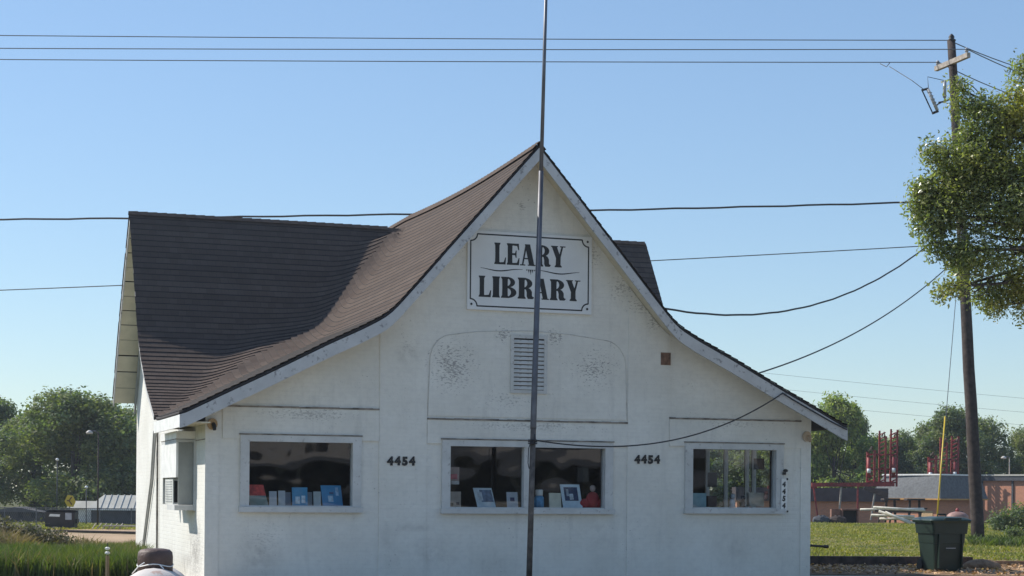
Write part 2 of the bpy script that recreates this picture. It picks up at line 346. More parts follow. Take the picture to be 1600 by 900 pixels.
# roof deck: a solid skin under the shingles
def deck(sx, ty, cond):
    S, T = np.meshgrid(sx, ty); Z = surf(S, T)
    keep = cond(S, T); nx = len(sx); ny = len(ty)
    kc = keep[:-1, :-1] & keep[1:, 1:] & keep[:-1, 1:] & keep[1:, :-1]
    i = (np.arange(ny - 1)[:, None] * nx + np.arange(nx - 1)[None])[kc].reshape(-1, 1)
    f = np.hstack([i, i + 1, i + 1 + nx, i + nx])
    top = np.stack([S, T, Z - .02], -1).reshape(-1, 3); n = len(top); bot = top - np.array([0, 0, .055])
    # skirt edges
    fs = [tuple(q) for q in f]; ed = {}
    for q in fs:
        for a, b in zip(q, q[1:] + q[:1]):
            ed[(a, b)] = 1
    sk = [(b, a, a + n, b + n) for (a, b) in ed if (b, a) not in ed]
    v = np.vstack([top, bot]); allf = np.array(fs + [(q[3] + n, q[2] + n, q[1] + n, q[0] + n) for q in fs] + sk)
    return v, allf
sx = np.unique(np.concatenate([np.linspace(S0, 5.75, 64), np.linspace(5.75, S1, 64)])); ty = np.unique(np.concatenate([np.linspace(T0, 7.40, 76), np.linspace(7.40, T1, 32)]))
v1, f1 = deck(sx, ty, lambda S, T: zfront(S, T) >= np.where(S <= SR, zmain(T), -5) - .25)
sx2 = np.unique(np.concatenate([np.linspace(S0, 5.75, 64), np.linspace(5.75, SR, 60)]))
v2, f2 = deck(sx2, ty, lambda S, T: zmain(T) >= zfront(S, T) - .05)
roof = np_mesh('roof', np.vstack([v1, v2]), np.vstack([f1, f2 + len(v1)]), M['edge'], lib)

# shingle courses: every course is real, its butt standing proud of the one below
def arc(xp, zp):
    d = np.hypot(np.diff(xp), np.diff(zp)); return np.concatenate([[0], np.cumsum(d)])
ROW = []
def courses(a0, a1, along, place, keep, step=.152, tab=.155):
    V = []; F = []; k = 0; p = a0; rows = []
    while p < a1 - .02:
        q = min(p + step, a1); off = (k % 2) * tab / 2
        xs_ = np.arange(along[0] - off, along[1] + tab, tab); xs_ = np.clip(xs_ + rng.uniform(-.012, .012, len(xs_)), along[0], along[1])
        lift = rng.uniform(-.002, .003); tone = rng.random()
        for a, b in zip(xs_[:-1], xs_[1:]):
            if b - a < .02: continue
            if not keep(.5 * (a + b), .5 * (p + q)): continue
            j = lift + rng.uniform(0, .002); e = .0015
            n = len(V)
            for (x, pp, dz) in ((a + e, p - .005, -.003), (b - e, p - .005, -.003), (b - e, q + .006, .013 + j), (a + e, q + .006, .013 + j), (b - e, q + .006, -.006), (a + e, q + .006, -.006)):
                V.append(place(x, pp, dz))
            F += [(n, n + 1, n + 2, n + 3), (n + 3, n + 2, n + 4, n + 5)]; rows += [tone, tone]
        p = q; k += 1
    ROW.append(rows); return V, F
fa = arc(fx, fz); tot_f = fa[-1] - .04
allV = []; allF = []
rowt = []
def addc(V, F):
    rowt.extend(ROW[-1][:len(F)])
    n = len(allV); allV.extend(V); allF.extend([tuple(i + n for i in f) for f in F])
for side in (-1, 1):
    def pl(t, p, dz, side=side):
        s = 5.75 + side * float(np.interp(p, fa, fx)); s = min(max(s, S0 - .015), S1 + .015)
        return (s, t, float(surf(s, t)) + dz)
    def kp(t, p, side=side):
        s = 5.75 + side * float(np.interp(p, fa, fx)); return float(zfront(s, t)) >= (float(zmain(t)) if s <= SR else -5) - .02
    V, F = courses(0, tot_f, (T0 - .02, T1), pl, kp)
    if side == 1: F = [f[::-1] for f in F]
    addc(V, F)
iR = 7
def main_half(xp, zp):
    aa = arc(xp, zp)
    def pl(s, p, dz): 
        t = float(np.interp(p, aa, xp)); return (s, t, float(surf(s, t)) + dz - .020 * float(sm((float(zfront(s, t)) - float(zmain(t)) + .10) / .15)))
    def kp(s, p):
        t = float(np.interp(p, aa, xp)); return float(zmain(t)) > float(zfront(s, t)) - .22
    return courses(0, aa[-1], (S0 - .02, SR), pl, kp)
V, F = main_half(mx_[1:iR + 1][::-1], mz[1:iR + 1][::-1]); addc(V, [f[::-1] for f in F])
V, F = main_half(mx_[iR:-1], mz[iR:-1]); addc(V, F)
sh = MB(); sh.v = allV; sh.f = allF
so = sh.build('shingles', M['roof'], roof, kind='stuff')
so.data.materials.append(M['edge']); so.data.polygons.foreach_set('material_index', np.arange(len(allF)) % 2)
ra = so.data.attributes.new('row_tone', 'FLOAT', 'FACE'); ra.data.foreach_set('value', np.array(rowt, dtype=np.float32))
def ridge_strip(pts, nrm, wdt=.13):
    rc = MB()
    for a, b in zip(pts[:-1], pts[1:]):
        a = Vector(a); b = Vector(b); n_ = Vector(nrm) * wdt
        dn = Vector((0, 0, -wdt * 1.1)); up = Vector((0, 0, .035))
        rc.quad(a + up, b + up + Vector((0, 0, .012)), b + n_ + dn + up, a + n_ + dn + up); rc.quad(a + up, a - n_ + dn + up, b - n_ + dn + up, b + up + Vector((0, 0, .012)))
    rc.build('ridge_cap', M['roof'], roof)
ridge_strip([(5.75, t, float(surf(5.75, t)) + .01) for t in np.arange(T0 - .03, T1, .2)], (1, 0, 0))
ridge_strip([(s, 7.40, float(surf(s, 7.40)) - .01) for s in np.arange(S0 - .03, 5.2, .2)], (0, 1, 0), .07)
ridge_strip([(s, 7.40, float(surf(s, 7.40)) - .01) for s in np.arange(6.6, SR, .2)], (0, 1, 0), .07)

# walls ---------------------------------------------------------------
def wall_plate(mb, brk, holes, top, frame, z0=-.1):
    """Vertical plate as strips between the breaks; frame(a, z) gives the point, top(a) the height; holes (a0,a1,z0,z1)."""
    br_ = sorted(set([round(b, 4) for b in brk] + [round(h[i], 4) for h in holes for i in (0, 1)]))
    for a, b in zip(br_[:-1], br_[1:]):
        if b - a < 1e-4: continue
        m_ = (a + b) / 2; zs = [z0]
        for h in sorted(holes, key=lambda h: h[2]):
            if h[0] < m_ < h[1]:
                mb.quad(frame(a, zs[-1]), frame(b, zs[-1]), frame(b, h[2]), frame(a, h[2])); zs.append(h[3])
        mb.quad(frame(a, zs[-1]), frame(b, zs[-1]), frame(b, top(b)), frame(a, top(a)))
WIN = [(.735, 2.54, 1.325, 2.42), (4.315, 7.27, 1.315, 2.40), (9.03, 10.76, 1.335, 2.425)]
mb = MB(); wall_plate(mb, np.concatenate([np.linspace(0, W, 93), [5.75]]), WIN, lambda s: float(zfront(s, -.3)) - .09, lambda s, z: (s, 0, z))
fw = mb.build('front_wall', M['wall_front'], lib)
BAY = (1.25, 3.35, 1.31, 2.42)
def side_top(t): return max(float(zmain(t)) - .10, float(zfront(0.01, t)) - .12) if t > 2.5 else float(zfront(0, t)) - .12
mb = MB(); wall_plate(mb, np.linspace(0, 10.5, 60), [BAY], lambda t: side_top(t), lambda t, z: (0, t, z)); mb.build('left_wall', M['wall_side'], lib)
RWIN = (1.5, 4.5, 1.25, 2.55)
mb = MB(); wall_plate(mb, np.linspace(0, 10.5, 30), [RWIN], lambda t: float(zfront(W, t)) - .12, lambda t, z: (W, t, z))
wall_plate(mb, np.linspace(3.5, 10.5, 30), [], lambda t: max(float(zmain(t)) - .1, 3.0), lambda t, z: (10.9, t, z), z0=2.9); mb.build('right_wall', M['wall_side'], lib)
mb = MB(); wall_plate(mb, np.linspace(0, W, 60), [], lambda s: float(zfront(s, 10)) - .12, lambda s, z: (s, 10.5, z)); mb.build('back_wall', M['wall_front'], lib)
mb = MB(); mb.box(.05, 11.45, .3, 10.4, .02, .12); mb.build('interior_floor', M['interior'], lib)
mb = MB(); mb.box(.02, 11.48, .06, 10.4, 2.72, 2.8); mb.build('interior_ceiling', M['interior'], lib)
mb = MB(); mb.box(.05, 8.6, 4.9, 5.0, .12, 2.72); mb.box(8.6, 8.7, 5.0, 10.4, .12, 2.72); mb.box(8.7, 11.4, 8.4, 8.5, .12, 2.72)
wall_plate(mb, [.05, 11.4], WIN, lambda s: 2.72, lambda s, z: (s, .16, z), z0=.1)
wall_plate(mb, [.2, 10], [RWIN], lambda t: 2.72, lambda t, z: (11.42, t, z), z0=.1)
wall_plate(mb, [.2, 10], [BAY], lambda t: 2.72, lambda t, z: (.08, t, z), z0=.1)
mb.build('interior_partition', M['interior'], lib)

# raised bands, ledges, pilasters, arched panel
def pil(s0, s1, z0=-.1, th=.018):
    mb = MB(); ss = np.linspace(s0, s1, 8)
    for a, b in zip(ss[:-1], ss[1:]):
        za, zb = float(zfront(a)) - .12, float(zfront(b)) - .12
        mb.quad((a, -th, z0), (b, -th, z0), (b, -th, zb), (a, -th, za))
    mb.quad((s0, 0, z0), (s0, -th, z0), (s0, -th, float(zfront(s0)) - .12), (s0, 0, float(zfront(s0)) - .12))
    mb.quad((s1, -th, z0), (s1, 0, z0), (s1, 0, float(zfront(s1)) - .12), (s1, -th, float(zfront(s1)) - .12))
    mb.build('pilaster', M['wall_front'], fw)
pil(3.02, 3.885); pil(7.72, 8.55)
pil(-.012, .22); pil(11.3, 11.512)
for (s0, s1, z0, z1, zl) in ((.28, 3.015, 2.46, 3.02, 3.03), (3.89, 7.715, 2.44, 2.88, 2.89), (8.555, 11.295, 2.47, 2.99, 3.0)):
    mb = MB(); mb.box(s0, s1, -.026, .0, z0, z1); mb.build('lintel_band', M['wall_front'], fw)
    mb = MB(); ss = np.linspace(s0, s1, 24)
    for a, b in zip(ss[:-1], ss[1:]):
        mb.box(a, b, -.034 - rng.uniform(0, .006), 0, zl - .028, zl + rng.uniform(-.004, .006))
    mb.build('lintel_ledge', M['ledge'], fw)
ap = [(3.90, 2.93)] + [(3.93 + .42 * (1 - math.cos(a)), 3.90 + .48 * math.sin(a)) for a in np.linspace(0, math.pi / 2, 9)] + [(4.8, 4.45), (5.8, 4.5), (6.6, 4.46)] + \
     [(7.25 + .42 * math.sin(a), 3.90 + .48 * math.cos(a)) for a in np.linspace(.15, math.pi / 2, 9)] + [(7.70, 2.93)]
mb = MB(); mb.prism_y(ap, -.011, 0); mb.build('arched_panel', M['wall_front'], fw)
am = MB(); am.tube([(x, -.010, z) for x, z in ap], .008, 4, False); am.build('arch_seam', peeling('arch_seam_paint', (.66, .64, .59), (.36, .32, .29), .54, 4), fw)

# windows
def window(s0, s1, z0, z1, mull=None):
    f = MB(); e = .155; d = -.055
    f.box(s0 - e, s0, d, .14, z0 - .02, z1 + .11); f.box(s1, s1 + e, d, .14, z0 - .02, z1 + .11); f.box(s0, s1, d - .002, .14, z1, z1 + .112)
    f.box(s0, s1, -.01, .14, z0 - .05, z0)
    fr = f.build('window', M['trim'], fw)
    s = MB(); s.box(s0 - e - .02, s1 + e + .02, -.11, .0, z0 - .115, z0 - .022); s.build('sill', M['trim'], fr)
    g = MB(); spans = [(s0, s1)] if not mull else [(s0, mull - .06), (mull + .06, s1)]
    for a, b in spans:
        g = MB(); g.quad((a, .07, z0), (b, .07, z0), (b, .07, z1), (a, .07, z1)); g.build('pane', M['glass'], fr)
    if mull:
        m_ = MB(); m_.box(mull - .06, mull + .06, -.03, .12, z0, z1); m_.build('mullion', M['trim'], fr)
    q = MB(); q.box(s0 - e - .02, s1 + e + .015, d - .012, .0, z1 + .114, z1 + .135); q.build('drip_cap', M['ledge'], fr)
    sf = MB(); sf.box(s0, s1, .14, .62, z0 - .03, z0 - .005); sf.build('display_shelf', M['trim'], fr)
window(*WIN[0]); window(*WIN[1], 5.765); window(*WIN[2])

# projecting window box on the left wall
t0, t1, z0, z1 = BAY
b = MB(); b.box(-.33, 0, t0, t1 - .02, z1, z1 + .05); b.box(-.03, .03, t0 - .10, t0, z0 - .10, z1 + .05); b.box(-.36, 0, t0 - .06, 2.2, z0 - .09, z0)
b.box(-.30, 0, t1 - .05, t1, z0, z1)
bay = b.build('side_window_box', M['trim'], lib)
b = MB(); b.box(-.33, -.29, t0 + .01, t1 - .03, 1.80, 2.418); b.build('side_panel', M['white'], bay)
b = MB(); b.box(-.29, -.03, t0 + .02, t0 + .05, 1.32, 2.415); b.build('end_board', mat('grey_green_board', (.30, .31, .29), .6), bay)
b = MB(); b.quad((.05, t0, z0), (.05, t1, z0), (.05, t1, z1), (.05, t0, z1)); b.build('pane', M['glass'], bay)
b = MB(); b.box(-.33, 0, t0, t1, z1 + .06, 2.615); b.build('header_box', M['white'], bay)
b = MB(); b.box(-.335, -.32, t0 - .004, t1, z1 + .05, z1 + .062); b.build('header_joint', M['ledge'], bay)
b = MB(); b.box(-.012, .0, 0, t0 - .12, 2.44, 2.455); b.build('side_band_line', M['ledge'], lib)

# fascia and rake boards -------------------------------------------------
def rake_board(pts, y0, y1, dtop, dbot, name, m):   # along front profile
    mb = MB()
    for (a, za), (b2, zb) in zip(pts[:-1], pts[1:]):
        vs = [(a, y0, za - dbot), (b2, y0, zb - dbot), (b2, y0, zb - dtop), (a, y0, za - dtop), (a, y1, za - dbot), (b2, y1, zb - dbot), (b2, y1, zb - dtop), (a, y1, za - dtop)]
        mb.add(vs, [(0, 1, 2, 3), (7, 6, 5, 4), (0, 4, 5, 1), (3, 2, 6, 7)])
    n = len(pts) - 1
    for (a, za) in (pts[0], pts[-1]): mb.quad((a, y0, za - dbot), (a, y1, za - dbot), (a, y1, za - dtop), (a, y0, za - dtop))
    return mb.build(name, m, roof)
lp = [(s, float(zfront(s, -.55))) for s in np.linspace(S0, 5.748, 60)]; rp = [(s, float(zfront(s, -.55))) for s in np.linspace(5.752, S1, 60)]
rake_board(lp, -.58, -.545, .075, .30, 'fascia', M['rake']); rake_board(rp, -.58, -.545, .075, .30, 'fascia', M['rake'])
# underside between wall and fascia
def under(pts, name):
    mb = MB()
    for (a, za), (b2, zb) in zip(pts[:-1], pts[1:]):
        mb.quad((a, -.545, za - .10), (b2, -.545, zb - .10), (b2, 0, zb - .10), (a, 0, za - .10))
    return mb.build(name, M['soffit'], roof)
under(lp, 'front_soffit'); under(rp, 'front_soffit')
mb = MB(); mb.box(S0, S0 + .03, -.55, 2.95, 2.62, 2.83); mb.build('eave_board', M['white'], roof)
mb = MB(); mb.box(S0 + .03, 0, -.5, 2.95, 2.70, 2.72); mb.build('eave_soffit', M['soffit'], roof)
def side_rake(ts, s0, s1, dtop, dbot, name, m):
    mb = MB(); P = [(t, float(surf(-.5, t))) for t in ts]
    for (a, za), (b2, zb) in zip(P[:-1], P[1:]):
        mb.add([(s0, a, za - dbot), (s0, b2, zb - dbot), (s0, b2, zb - dtop), (s0, a, za - dtop), (s1, a, za - dbot), (s1, b2, zb - dbot), (s1, b2, zb - dtop), (s1, a, za - dtop)],
               [(3, 2, 1, 0), (4, 5, 6, 7), (1, 5, 4, 0), (7, 6, 2, 3)])
    return mb.build(name, m, roof)
side_rake(np.linspace(2.95, 7.39, 30), S0, S0 + .03, .075, .17, 'side_fascia', M['rake'])
side_rake(np.linspace(7.41, T1, 20), S0, S0 + .03, .075, .17, 'side_fascia', M['rake'])
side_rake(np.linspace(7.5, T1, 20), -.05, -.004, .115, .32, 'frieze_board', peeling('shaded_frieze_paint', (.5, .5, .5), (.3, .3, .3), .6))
n_b = 12; te = np.linspace(7.5, T1 - .01, n_b + 1)
for i in range(n_b):
    mb = MB(); a, b2 = te[i] + .014, te[i + 1] - .014; za, zb = float(surf(-.4, a)) - .095, float(surf(-.4, b2)) - .095
    o_ = -rng.uniform(0, .02)
    mb.add([(s_, t_, z_ + dz_) for dz_ in (o_, o_ - .02) for (s_, t_, z_) in ((S0 + .03, a, za), (-.05, a, za), (-.05, b2, zb), (S0 + .03, b2, zb))],
           [(0, 1, 2, 3), (7, 6, 5, 4), (0, 4, 5, 1), (1, 5, 6, 2), (2, 6, 7, 3), (3, 7, 4, 0)])
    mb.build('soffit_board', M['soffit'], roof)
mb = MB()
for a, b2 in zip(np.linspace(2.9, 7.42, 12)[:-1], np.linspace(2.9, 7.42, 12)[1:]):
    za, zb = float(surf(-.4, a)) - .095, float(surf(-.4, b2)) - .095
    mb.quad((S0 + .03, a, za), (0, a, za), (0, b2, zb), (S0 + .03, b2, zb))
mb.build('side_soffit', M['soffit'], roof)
# plumbing stack at the right slope, wire clip
mb = MB(); zz = float(surf(10.7, .3)); mb.tube([(10.70, .3, zz - .1), (10.70, .3, zz + .17)], .035, 8); mb.build('vent_pipe', M['black'], roof)

# louvred vent, brown patch
v0, v1_, vz0, vz1 = 5.49, 6.07, 3.43, 4.36
mb = MB(); mb.box(v0 - .06, v0, -.04, 0, vz0 - .06, vz1 + .06); mb.box(v1_, v1_ + .06, -.04, 0, vz0 - .06, vz1 + .06); mb.box(v0, v1_, -.04, 0, vz1, vz1 + .06); mb.box(v0, v1_, -.04, 0, vz0 - .06, vz0)
vent = mb.build('louvre_vent', M['trim'], fw)
mb = MB(); mb.box(v0, v1_, -.014, -.012, vz0, vz1); mb.build('vent_backing', M['dark'], vent)
sl = MB(); sl.add([(v0, -.040, -.012), (v1_, -.040, -.012), (v1_, -.018, .040), (v0, -.018, .040), (v0, -.036, -.022), (v1_, -.036, -.022), (v1_, -.0135, .034), (v0, -.0135, .034)],
                  [(0, 1, 2, 3), (7, 6, 5, 4), (0, 4, 5, 1)])
sl0 = sl.build('slat', M['trim'], vent); n_s = 12
sl0.location = (0, 0, vz0 + .03)
for i in range(1, n_s):
    c = sl0.copy(); col.objects.link(c); c.parent = vent; c.location = (0, 0, vz0 + .03 + i * (vz1 - vz0 - .02) / n_s)
mb = MB(); mb.box(8.37, 8.565, -.03, 0, 3.97, 4.20); mb.build('rusty_patch', mat('rusty_brown_patch', (.16, .09, .06), .8, .4, 14), fw)

# ------------------------------------------------------------------ sign
def glyph(ch):
    def stem(a, b, top=1., bot=0.):
        a -= .03; b += .035
        return [(a - .07, top), (a - .07, top - .04), (a, top - .12), (a + .01, .5), (a, bot + .12), (a - .07, bot + .04), (a - .07, bot), (b + .07, bot), (b + .07, bot + .04), (b, bot + .12), (b - .01, .5), (b, top - .12), (b + .07, top - .04), (b + .07, top)]
    foot = [(.38, 0), (.96, 0), (1, .33), (.93, .33), (.80, .11), (.38, .09)]
    def bowl(zt, zb, xe, xi, x0=.36, th=.07):
        o_ = [(x0 + (xe - x0) * math.sin(a), (zt + zb) / 2 + (zt - zb) / 2 * math.cos(a)) for a in np.linspace(0, math.pi, 14)]
        i_ = [(x0 + (xi - x0) * math.sin(a), (zt + zb) / 2 + ((zt - zb) / 2 - th) * math.cos(a)) for a in np.linspace(math.pi, 0, 14)]
        return ('strip', o_, i_[::-1])
    if ch == 'L': return [stem(.09, .40), foot]
    if ch == 'E': return [stem(.09, .40), foot, [(.38, 1), (.38, .91), (.80, .89), (.90, .70), (.97, .70), (.94, 1)], [(.38, .55), (.38, .46), (.64, .46), (.70, .34), (.76, .34), (.76, .68), (.70, .68), (.64, .55)]]
    if ch == 'I': return [stem(.16, .84)]
    if ch == 'A': return [[(.30, 1), (.64, 1), (.92, .05), (.58, .05)], [(.34, .97), (.42, .86), (.22, .05), (.12, .05)], [(0, 0), (.34, 0), (.34, .055), (0, .055)], [(.5, 0), (1, 0), (1, .055), (.5, .055)], [(.22, .30), (.70, .30), (.70, .36), (.22, .36)]]
    if ch == 'R': return [stem(.08, .38), bowl(1, .47, .90, .58), [(.36, .54), (.36, .46), (.50, .44), (.55, .30), (.55, .12), (.62, 0), (.92, 0), (1, .05), (1, .10), (.94, .10), (.88, .16), (.88, .34), (.78, .47), (.6, .54)]]
    if ch == 'B': return [stem(.08, .38), bowl(1, .50, .88, .58), bowl(.54, 0, .97, .62)]
    if ch == 'Y': return [[(.05, .97), (.40, .97), (.68, .44), (.34, .44)], [(.72, .97), (.84, .97), (.64, .38), (.52, .44)], [(0, 1), (0, .95), (.48, .95), (.48, 1)], [(.62, 1), (.62, .95), (1, .95), (1, 1)], [(.35, .48), (.34, .12), (.26, .04), (.26, 0), (.76, 0), (.76, .04), (.67, .12), (.67, .48)]]
sg = thing('sign', 'white LEARY LIBRARY sign with black border high on the gable', 'sign', bl(0, 0, 0), ANG)
mb = MB(); mb.box(4.60, 6.97, -.05, 0, 4.84, 6.25); board = mb.build('sign_board', M['sign_white'], sg)
lay = [0]
def flat(polys, x0, z0, w_, h_, name, parent):
    mb = MB()
    for po in polys:
        lay[0] = (lay[0] + 1) % 9; y = -.0512 - .0004 * lay[0]
        if po[0] == 'strip':
            o_, i_ = po[1], po[2]
            for k in range(len(o_) - 1):
                q = [o_[k], o_[k + 1], i_[k + 1], i_[k]]
                mb.add([(x0 + a * w_, y, z0 + b_ * h_) for a, b_ in q], [(0, 1, 2, 3)])
        else: mb.add([(x0 + a * w_, y, z0 + b_ * h_) for a, b_ in po], [tuple(range(len(po)))])
    return mb.build(name, M['black'], parent)
for txt, xr, zb, h_ in (("LEARY", [(5.10, 5.32), (5.335, 5.575), (5.585, 5.88), (5.895, 6.17), (6.175, 6.455)], 5.668, .385),
                        ("LIBRARY", [(4.812, 5.045), (5.055, 5.215), (5.235, 5.53), (5.55, 5.855), (5.865, 6.14), (6.165, 6.465), (6.47, 6.75)], 5.070, .378)):
    for ch, (a, b2) in zip(txt, xr): flat(glyph(ch), a, zb, b2 - a, h_, 'letter', sg)
bd = MB(); r_ = .125; L0, L1, B0, B1 = 4.655, 6.905, 4.905, 6.19
def corner(cx, cz, a0, a1): return [(cx + r_ * math.cos(a), cz + r_ * math.sin(a)) for a in np.linspace(a0, a1, 7)]
loop = corner(L0, B1, 0, -math.pi / 2) + corner(L0, B0, math.pi / 2, 0) + corner(L1, B0, math.pi, math.pi / 2) + corner(L1, B1, -math.pi / 2, -math.pi)
for i in range(len(loop)):
    a = loop[i]; b2 = loop[(i + 1) % len(loop)]; d = Vector((b2[0] - a[0], b2[1] - a[1]));
    if d.length < 1e-5: continue
    d.normalize(); nx_, nz_ = -d.y * .0125, d.x * .0125; ex, ez = d.x * .004, d.y * .004; y = -.0512 - .0003 * (i % 2)
    bd.quad((a[0] - ex - nx_, y, a[1] - ez - nz_), (b2[0] + ex - nx_, y, b2[1] + ez - nz_), (b2[0] + ex + nx_, y, b2[1] + ez + nz_), (a[0] - ex + nx_, y, a[1] - ez + nz_))
bd.build('border_line', M['black'], sg)
for (cx, cz) in ((L0 + .02, B0 + .03), (L1 - .02, B0 + .03), (L1 - .02, B1 - .03), (L0 + .02, B1 - .03)):
    mb = MB(); mb.add([(cx + .022 * math.cos(a), -.056, cz + .022 * math.sin(a)) for a in np.linspace(0, 2 * math.pi, 12, endpoint=False)], [tuple(range(12))]); mb.build('screw_dot', M['black'], sg)
for xa, xb, ph in ((4.84, 5.64, 0), (5.92, 6.73, 0)):
    N = 22; sw = MB()
    for i in range(N):
        u0, u1 = i / N, (i + 1) / N
        def pt(u): return xa + (xb - xa) * u, 5.572 + .022 * math.cos(2 * math.pi * u + (math.pi * .15 if xa < 5 else -.2)) - .0 * u
        def th(u): return .003 + .008 * math.sin(math.pi * u)
        (x0, z0_), (x1, z1_) = pt(u0), pt(u1)
        sw.quad((x0, -.0515, z0_ - th(u0)), (x1, -.0515, z1_ - th(u1)), (x1, -.0515, z1_ + th(u1)), (x0, -.0515, z0_ + th(u0)))
    sw.build('swash_line', M['black'], sg)
sw = MB()
for k in range(5):
    x = 5.70 + k * .037; h0 = .10 - abs(k - 2) * .035; sw.add([(x, -.0517, 5.60), (x + .033, -.0517, 5.60), (x + .0165, -.0517, 5.60 - h0)], [(0, 2, 1)])
sw.build('swash_ornament', M['black'], sg)

# house numbers (the builtin face, thickened)
def digit_mesh(ch, size, ext=.006, bold=.012):
    cu = bpy.data.curves.new('digit', 'FONT'); cu.body = ch; cu.size = size; cu.extrude = ext; cu.offset = bold; cu.resolution_u = 3
    o = bpy.data.objects.new('digit', cu); me = bpy.data.meshes.new_from_object(o); bpy.data.objects.remove(o); return me
DG = {c: digit_mesh(c, .20) for c in '45'}
for me in DG.values(): me.materials.clear(); me.materials.append(M['black'])
def number(s, z, label, vertical=False, sc_=1., ty=-.03):
    t = thing('house_number', label, 'number', bl(s, ty, z), ANG, 'black 4454 house numbers on the front wall')
    for i, ch in enumerate('4454'):
        o = bpy.data.objects.new('digit', DG[ch]); col.objects.link(o); o.parent = t
        if vertical: o.location = (0, 0, -i * .135); o.rotation_euler = (math.pi / 2, math.radians(6), 0); o.scale = (.62, .66, 1)
        else: o.location = (i * .132, 0, .004 * (i % 2)); o.rotation_euler = (math.pi / 2, 0, 0)
number(3.17, 2.05, 'black number 4454 between the left and the middle window'); number(7.865, 2.145, 'black number 4454 between the middle and the right window')
number(10.88, 1.74, 'small black number 4454 running down the right window frame', True, ty=-.07)
vt = [o for o in bpy.data.objects if o.name.startswith('house_number')][-1]
mb = MB(); mb.lathe([(.001, -.03), (.045, -.02), (.05, .01), (.02, .03)], 8, (.06, -.01, .30)); mb.build('emblem', M['black'], vt)
mb = MB(); mb.box(-.02, .105, -.004, .004, -.46, .15); mb.build('plaque', M['white'], vt)
for b_ in ((.0, .07, -.012, .0, .22, .27), (.085, .115, -.012, 0, .12, .16), (.095, .125, -.012, 0, -.49, -.455)):
    mb = MB(); mb.box(*b_); mb.build('emblem_mark', M['black'], vt)

# ------------------------------------------------------------------ lamp holders at both corners
def lamp_holder(s, z, label, c, dark):
    t = thing('lamp_holder', label, 'lamp', bl(s, -.03, z), ANG, 'lamp holders at the corners of the front')
    mb = MB(); n = 14; R_ = .085
    mb.add([(R_ * math.cos(a) * (1.0 if k else 1), y, R_ * 1.15 * math.sin(a)) for k, y in enumerate((0, -.05)) for a in np.linspace(0, 2 * math.pi, n, endpoint=False)],
           [tuple(range(n, 2 * n))] + [(i, (i + 1) % n, (i + 1) % n + n, i + n) for i in range(n)])
    mb.build('mounting_box', c, t)
    mb = MB(); mb.tube([(.01, -.05, -.0), (.015, -.10, -.03), (.02, -.13, -.10)], [.035, .04, .03], 8); mb.build('socket', dark, t)
lamp_holder(.10, 2.70, 'round tan lamp holder with black socket at the left front corner', mat('tan_lamp_box', (.42, .27, .13), .6), M['black'])
lamp_holder(11.40, 2.70, 'round pale tan lamp holder at the right front corner under the eave', mat('pale_lamp_box', (.50, .38, .26), .6), mat('tan_socket', (.4, .28, .18), .6))

# air conditioner in the side box, conduits
ac = thing('air_conditioner', 'grey window air conditioner under the white panel on the left wall', 'air conditioner', bl(-.30, 1.9, 1.32), ANG)
mb = MB(); mb.box(0, .30, -.02, 1.05, 0, .46); mb.build('casing', mat('grey_ac_casing', (.62, .62, .58), .5), ac)
mb = MB()
for k in range(9): mb.box(-.008, -.001, .1, .95, .04 + k * .045, .055 + k * .045)
mb.build('grille', M['porcelain'], ac)
mb = MB(); mb.box(.02, .28, -.035, -.022, .03, .42); mb.build('end_vent', M['dark'], ac)
cd = thing('conduit', 'pair of painted conduits running slantwise down the left wall', 'pipe', bl(0, 0, 0), ANG)
for off, m_ in ((0, 'wood_arm'), (.32, 'wood_arm')):
    mb = MB(); mb.tube([(-.03, 7.0 - off, 2.8), (-.035, 7.4 - off, 1.8), (-.03, 9.2 - off * .6, -.05)], .022, 6); mb.build('tube', mat('grey_conduit', (.45, .43, .40), .6), cd)
mb = MB(); mb.tube([(-.035, 6.35, 2.75), (-.035, 6.3, -.05)], .022, 6); mb.build('tube', M['ledge'], cd)

# ------------------------------------------------------------------ things in the windows
def item(name, label, cat, s0, s1, z0, z1, t, c, th=.03, lean=.0, group=None, tilt=0.):
    o = thing(name, label, cat, bl((s0 + s1) / 2, t, z0), ANG, group)
    w_ = (s1 - s0) / 2; h_ = z1 - z0
    mb = MB(); mb.add([(-w_, 0, 0), (w_, 0, 0), (w_ - tilt, lean, h_), (-w_ - tilt, lean, h_), (-w_, th, 0), (w_, th, 0), (w_ - tilt, lean + th, h_), (-w_ - tilt, lean + th, h_)],
                      [(0, 1, 2, 3), (7, 6, 5, 4), (0, 4, 5, 1), (1, 5, 6, 2), (2, 6, 7, 3), (3, 7, 4, 0)])
    mb.build('cover', mat(name + '_cover', c, .5, .1, 8), o)
    o['_w'] = w_; o['_h'] = h_; o['_lean'] = lean; o['_tilt'] = tilt
    return o
def decal(o, u0, u1, v0, v1, c, name='cover_print', d=.003):
    w_, h_, ln, tl = o['_w'], o['_h'], o['_lean'], o['_tilt']
    def P(u, v): return (-w_ + 2 * w_ * u - tl * v, ln * v - d, h_ * v)
    mb = MB(); mb.add([P(u0, v0), P(u1, v0), P(u1, v1), P(u0, v1)], [(0, 1, 2, 3)]); mb.build(name, c if not isinstance(c, tuple) else mat(name, c, .5, .3, 14), o)
G = 'books and objects on display in the windows'
b1 = item('book', 'book with a red top and grey green lower half leaning in the left window', 'book', .82, 1.13, 1.32, 1.68, .28, (.16, .26, .26), .03, .08, G, .08); decal(b1, 0, 1, .48, 1, (.62, .07, .05))
b2_ = item('book', 'first narrow pale book right of the red book', 'book', 1.15, 1.28, 1.32, 1.57, .30, (.50, .52, .56), .03, .03, G)
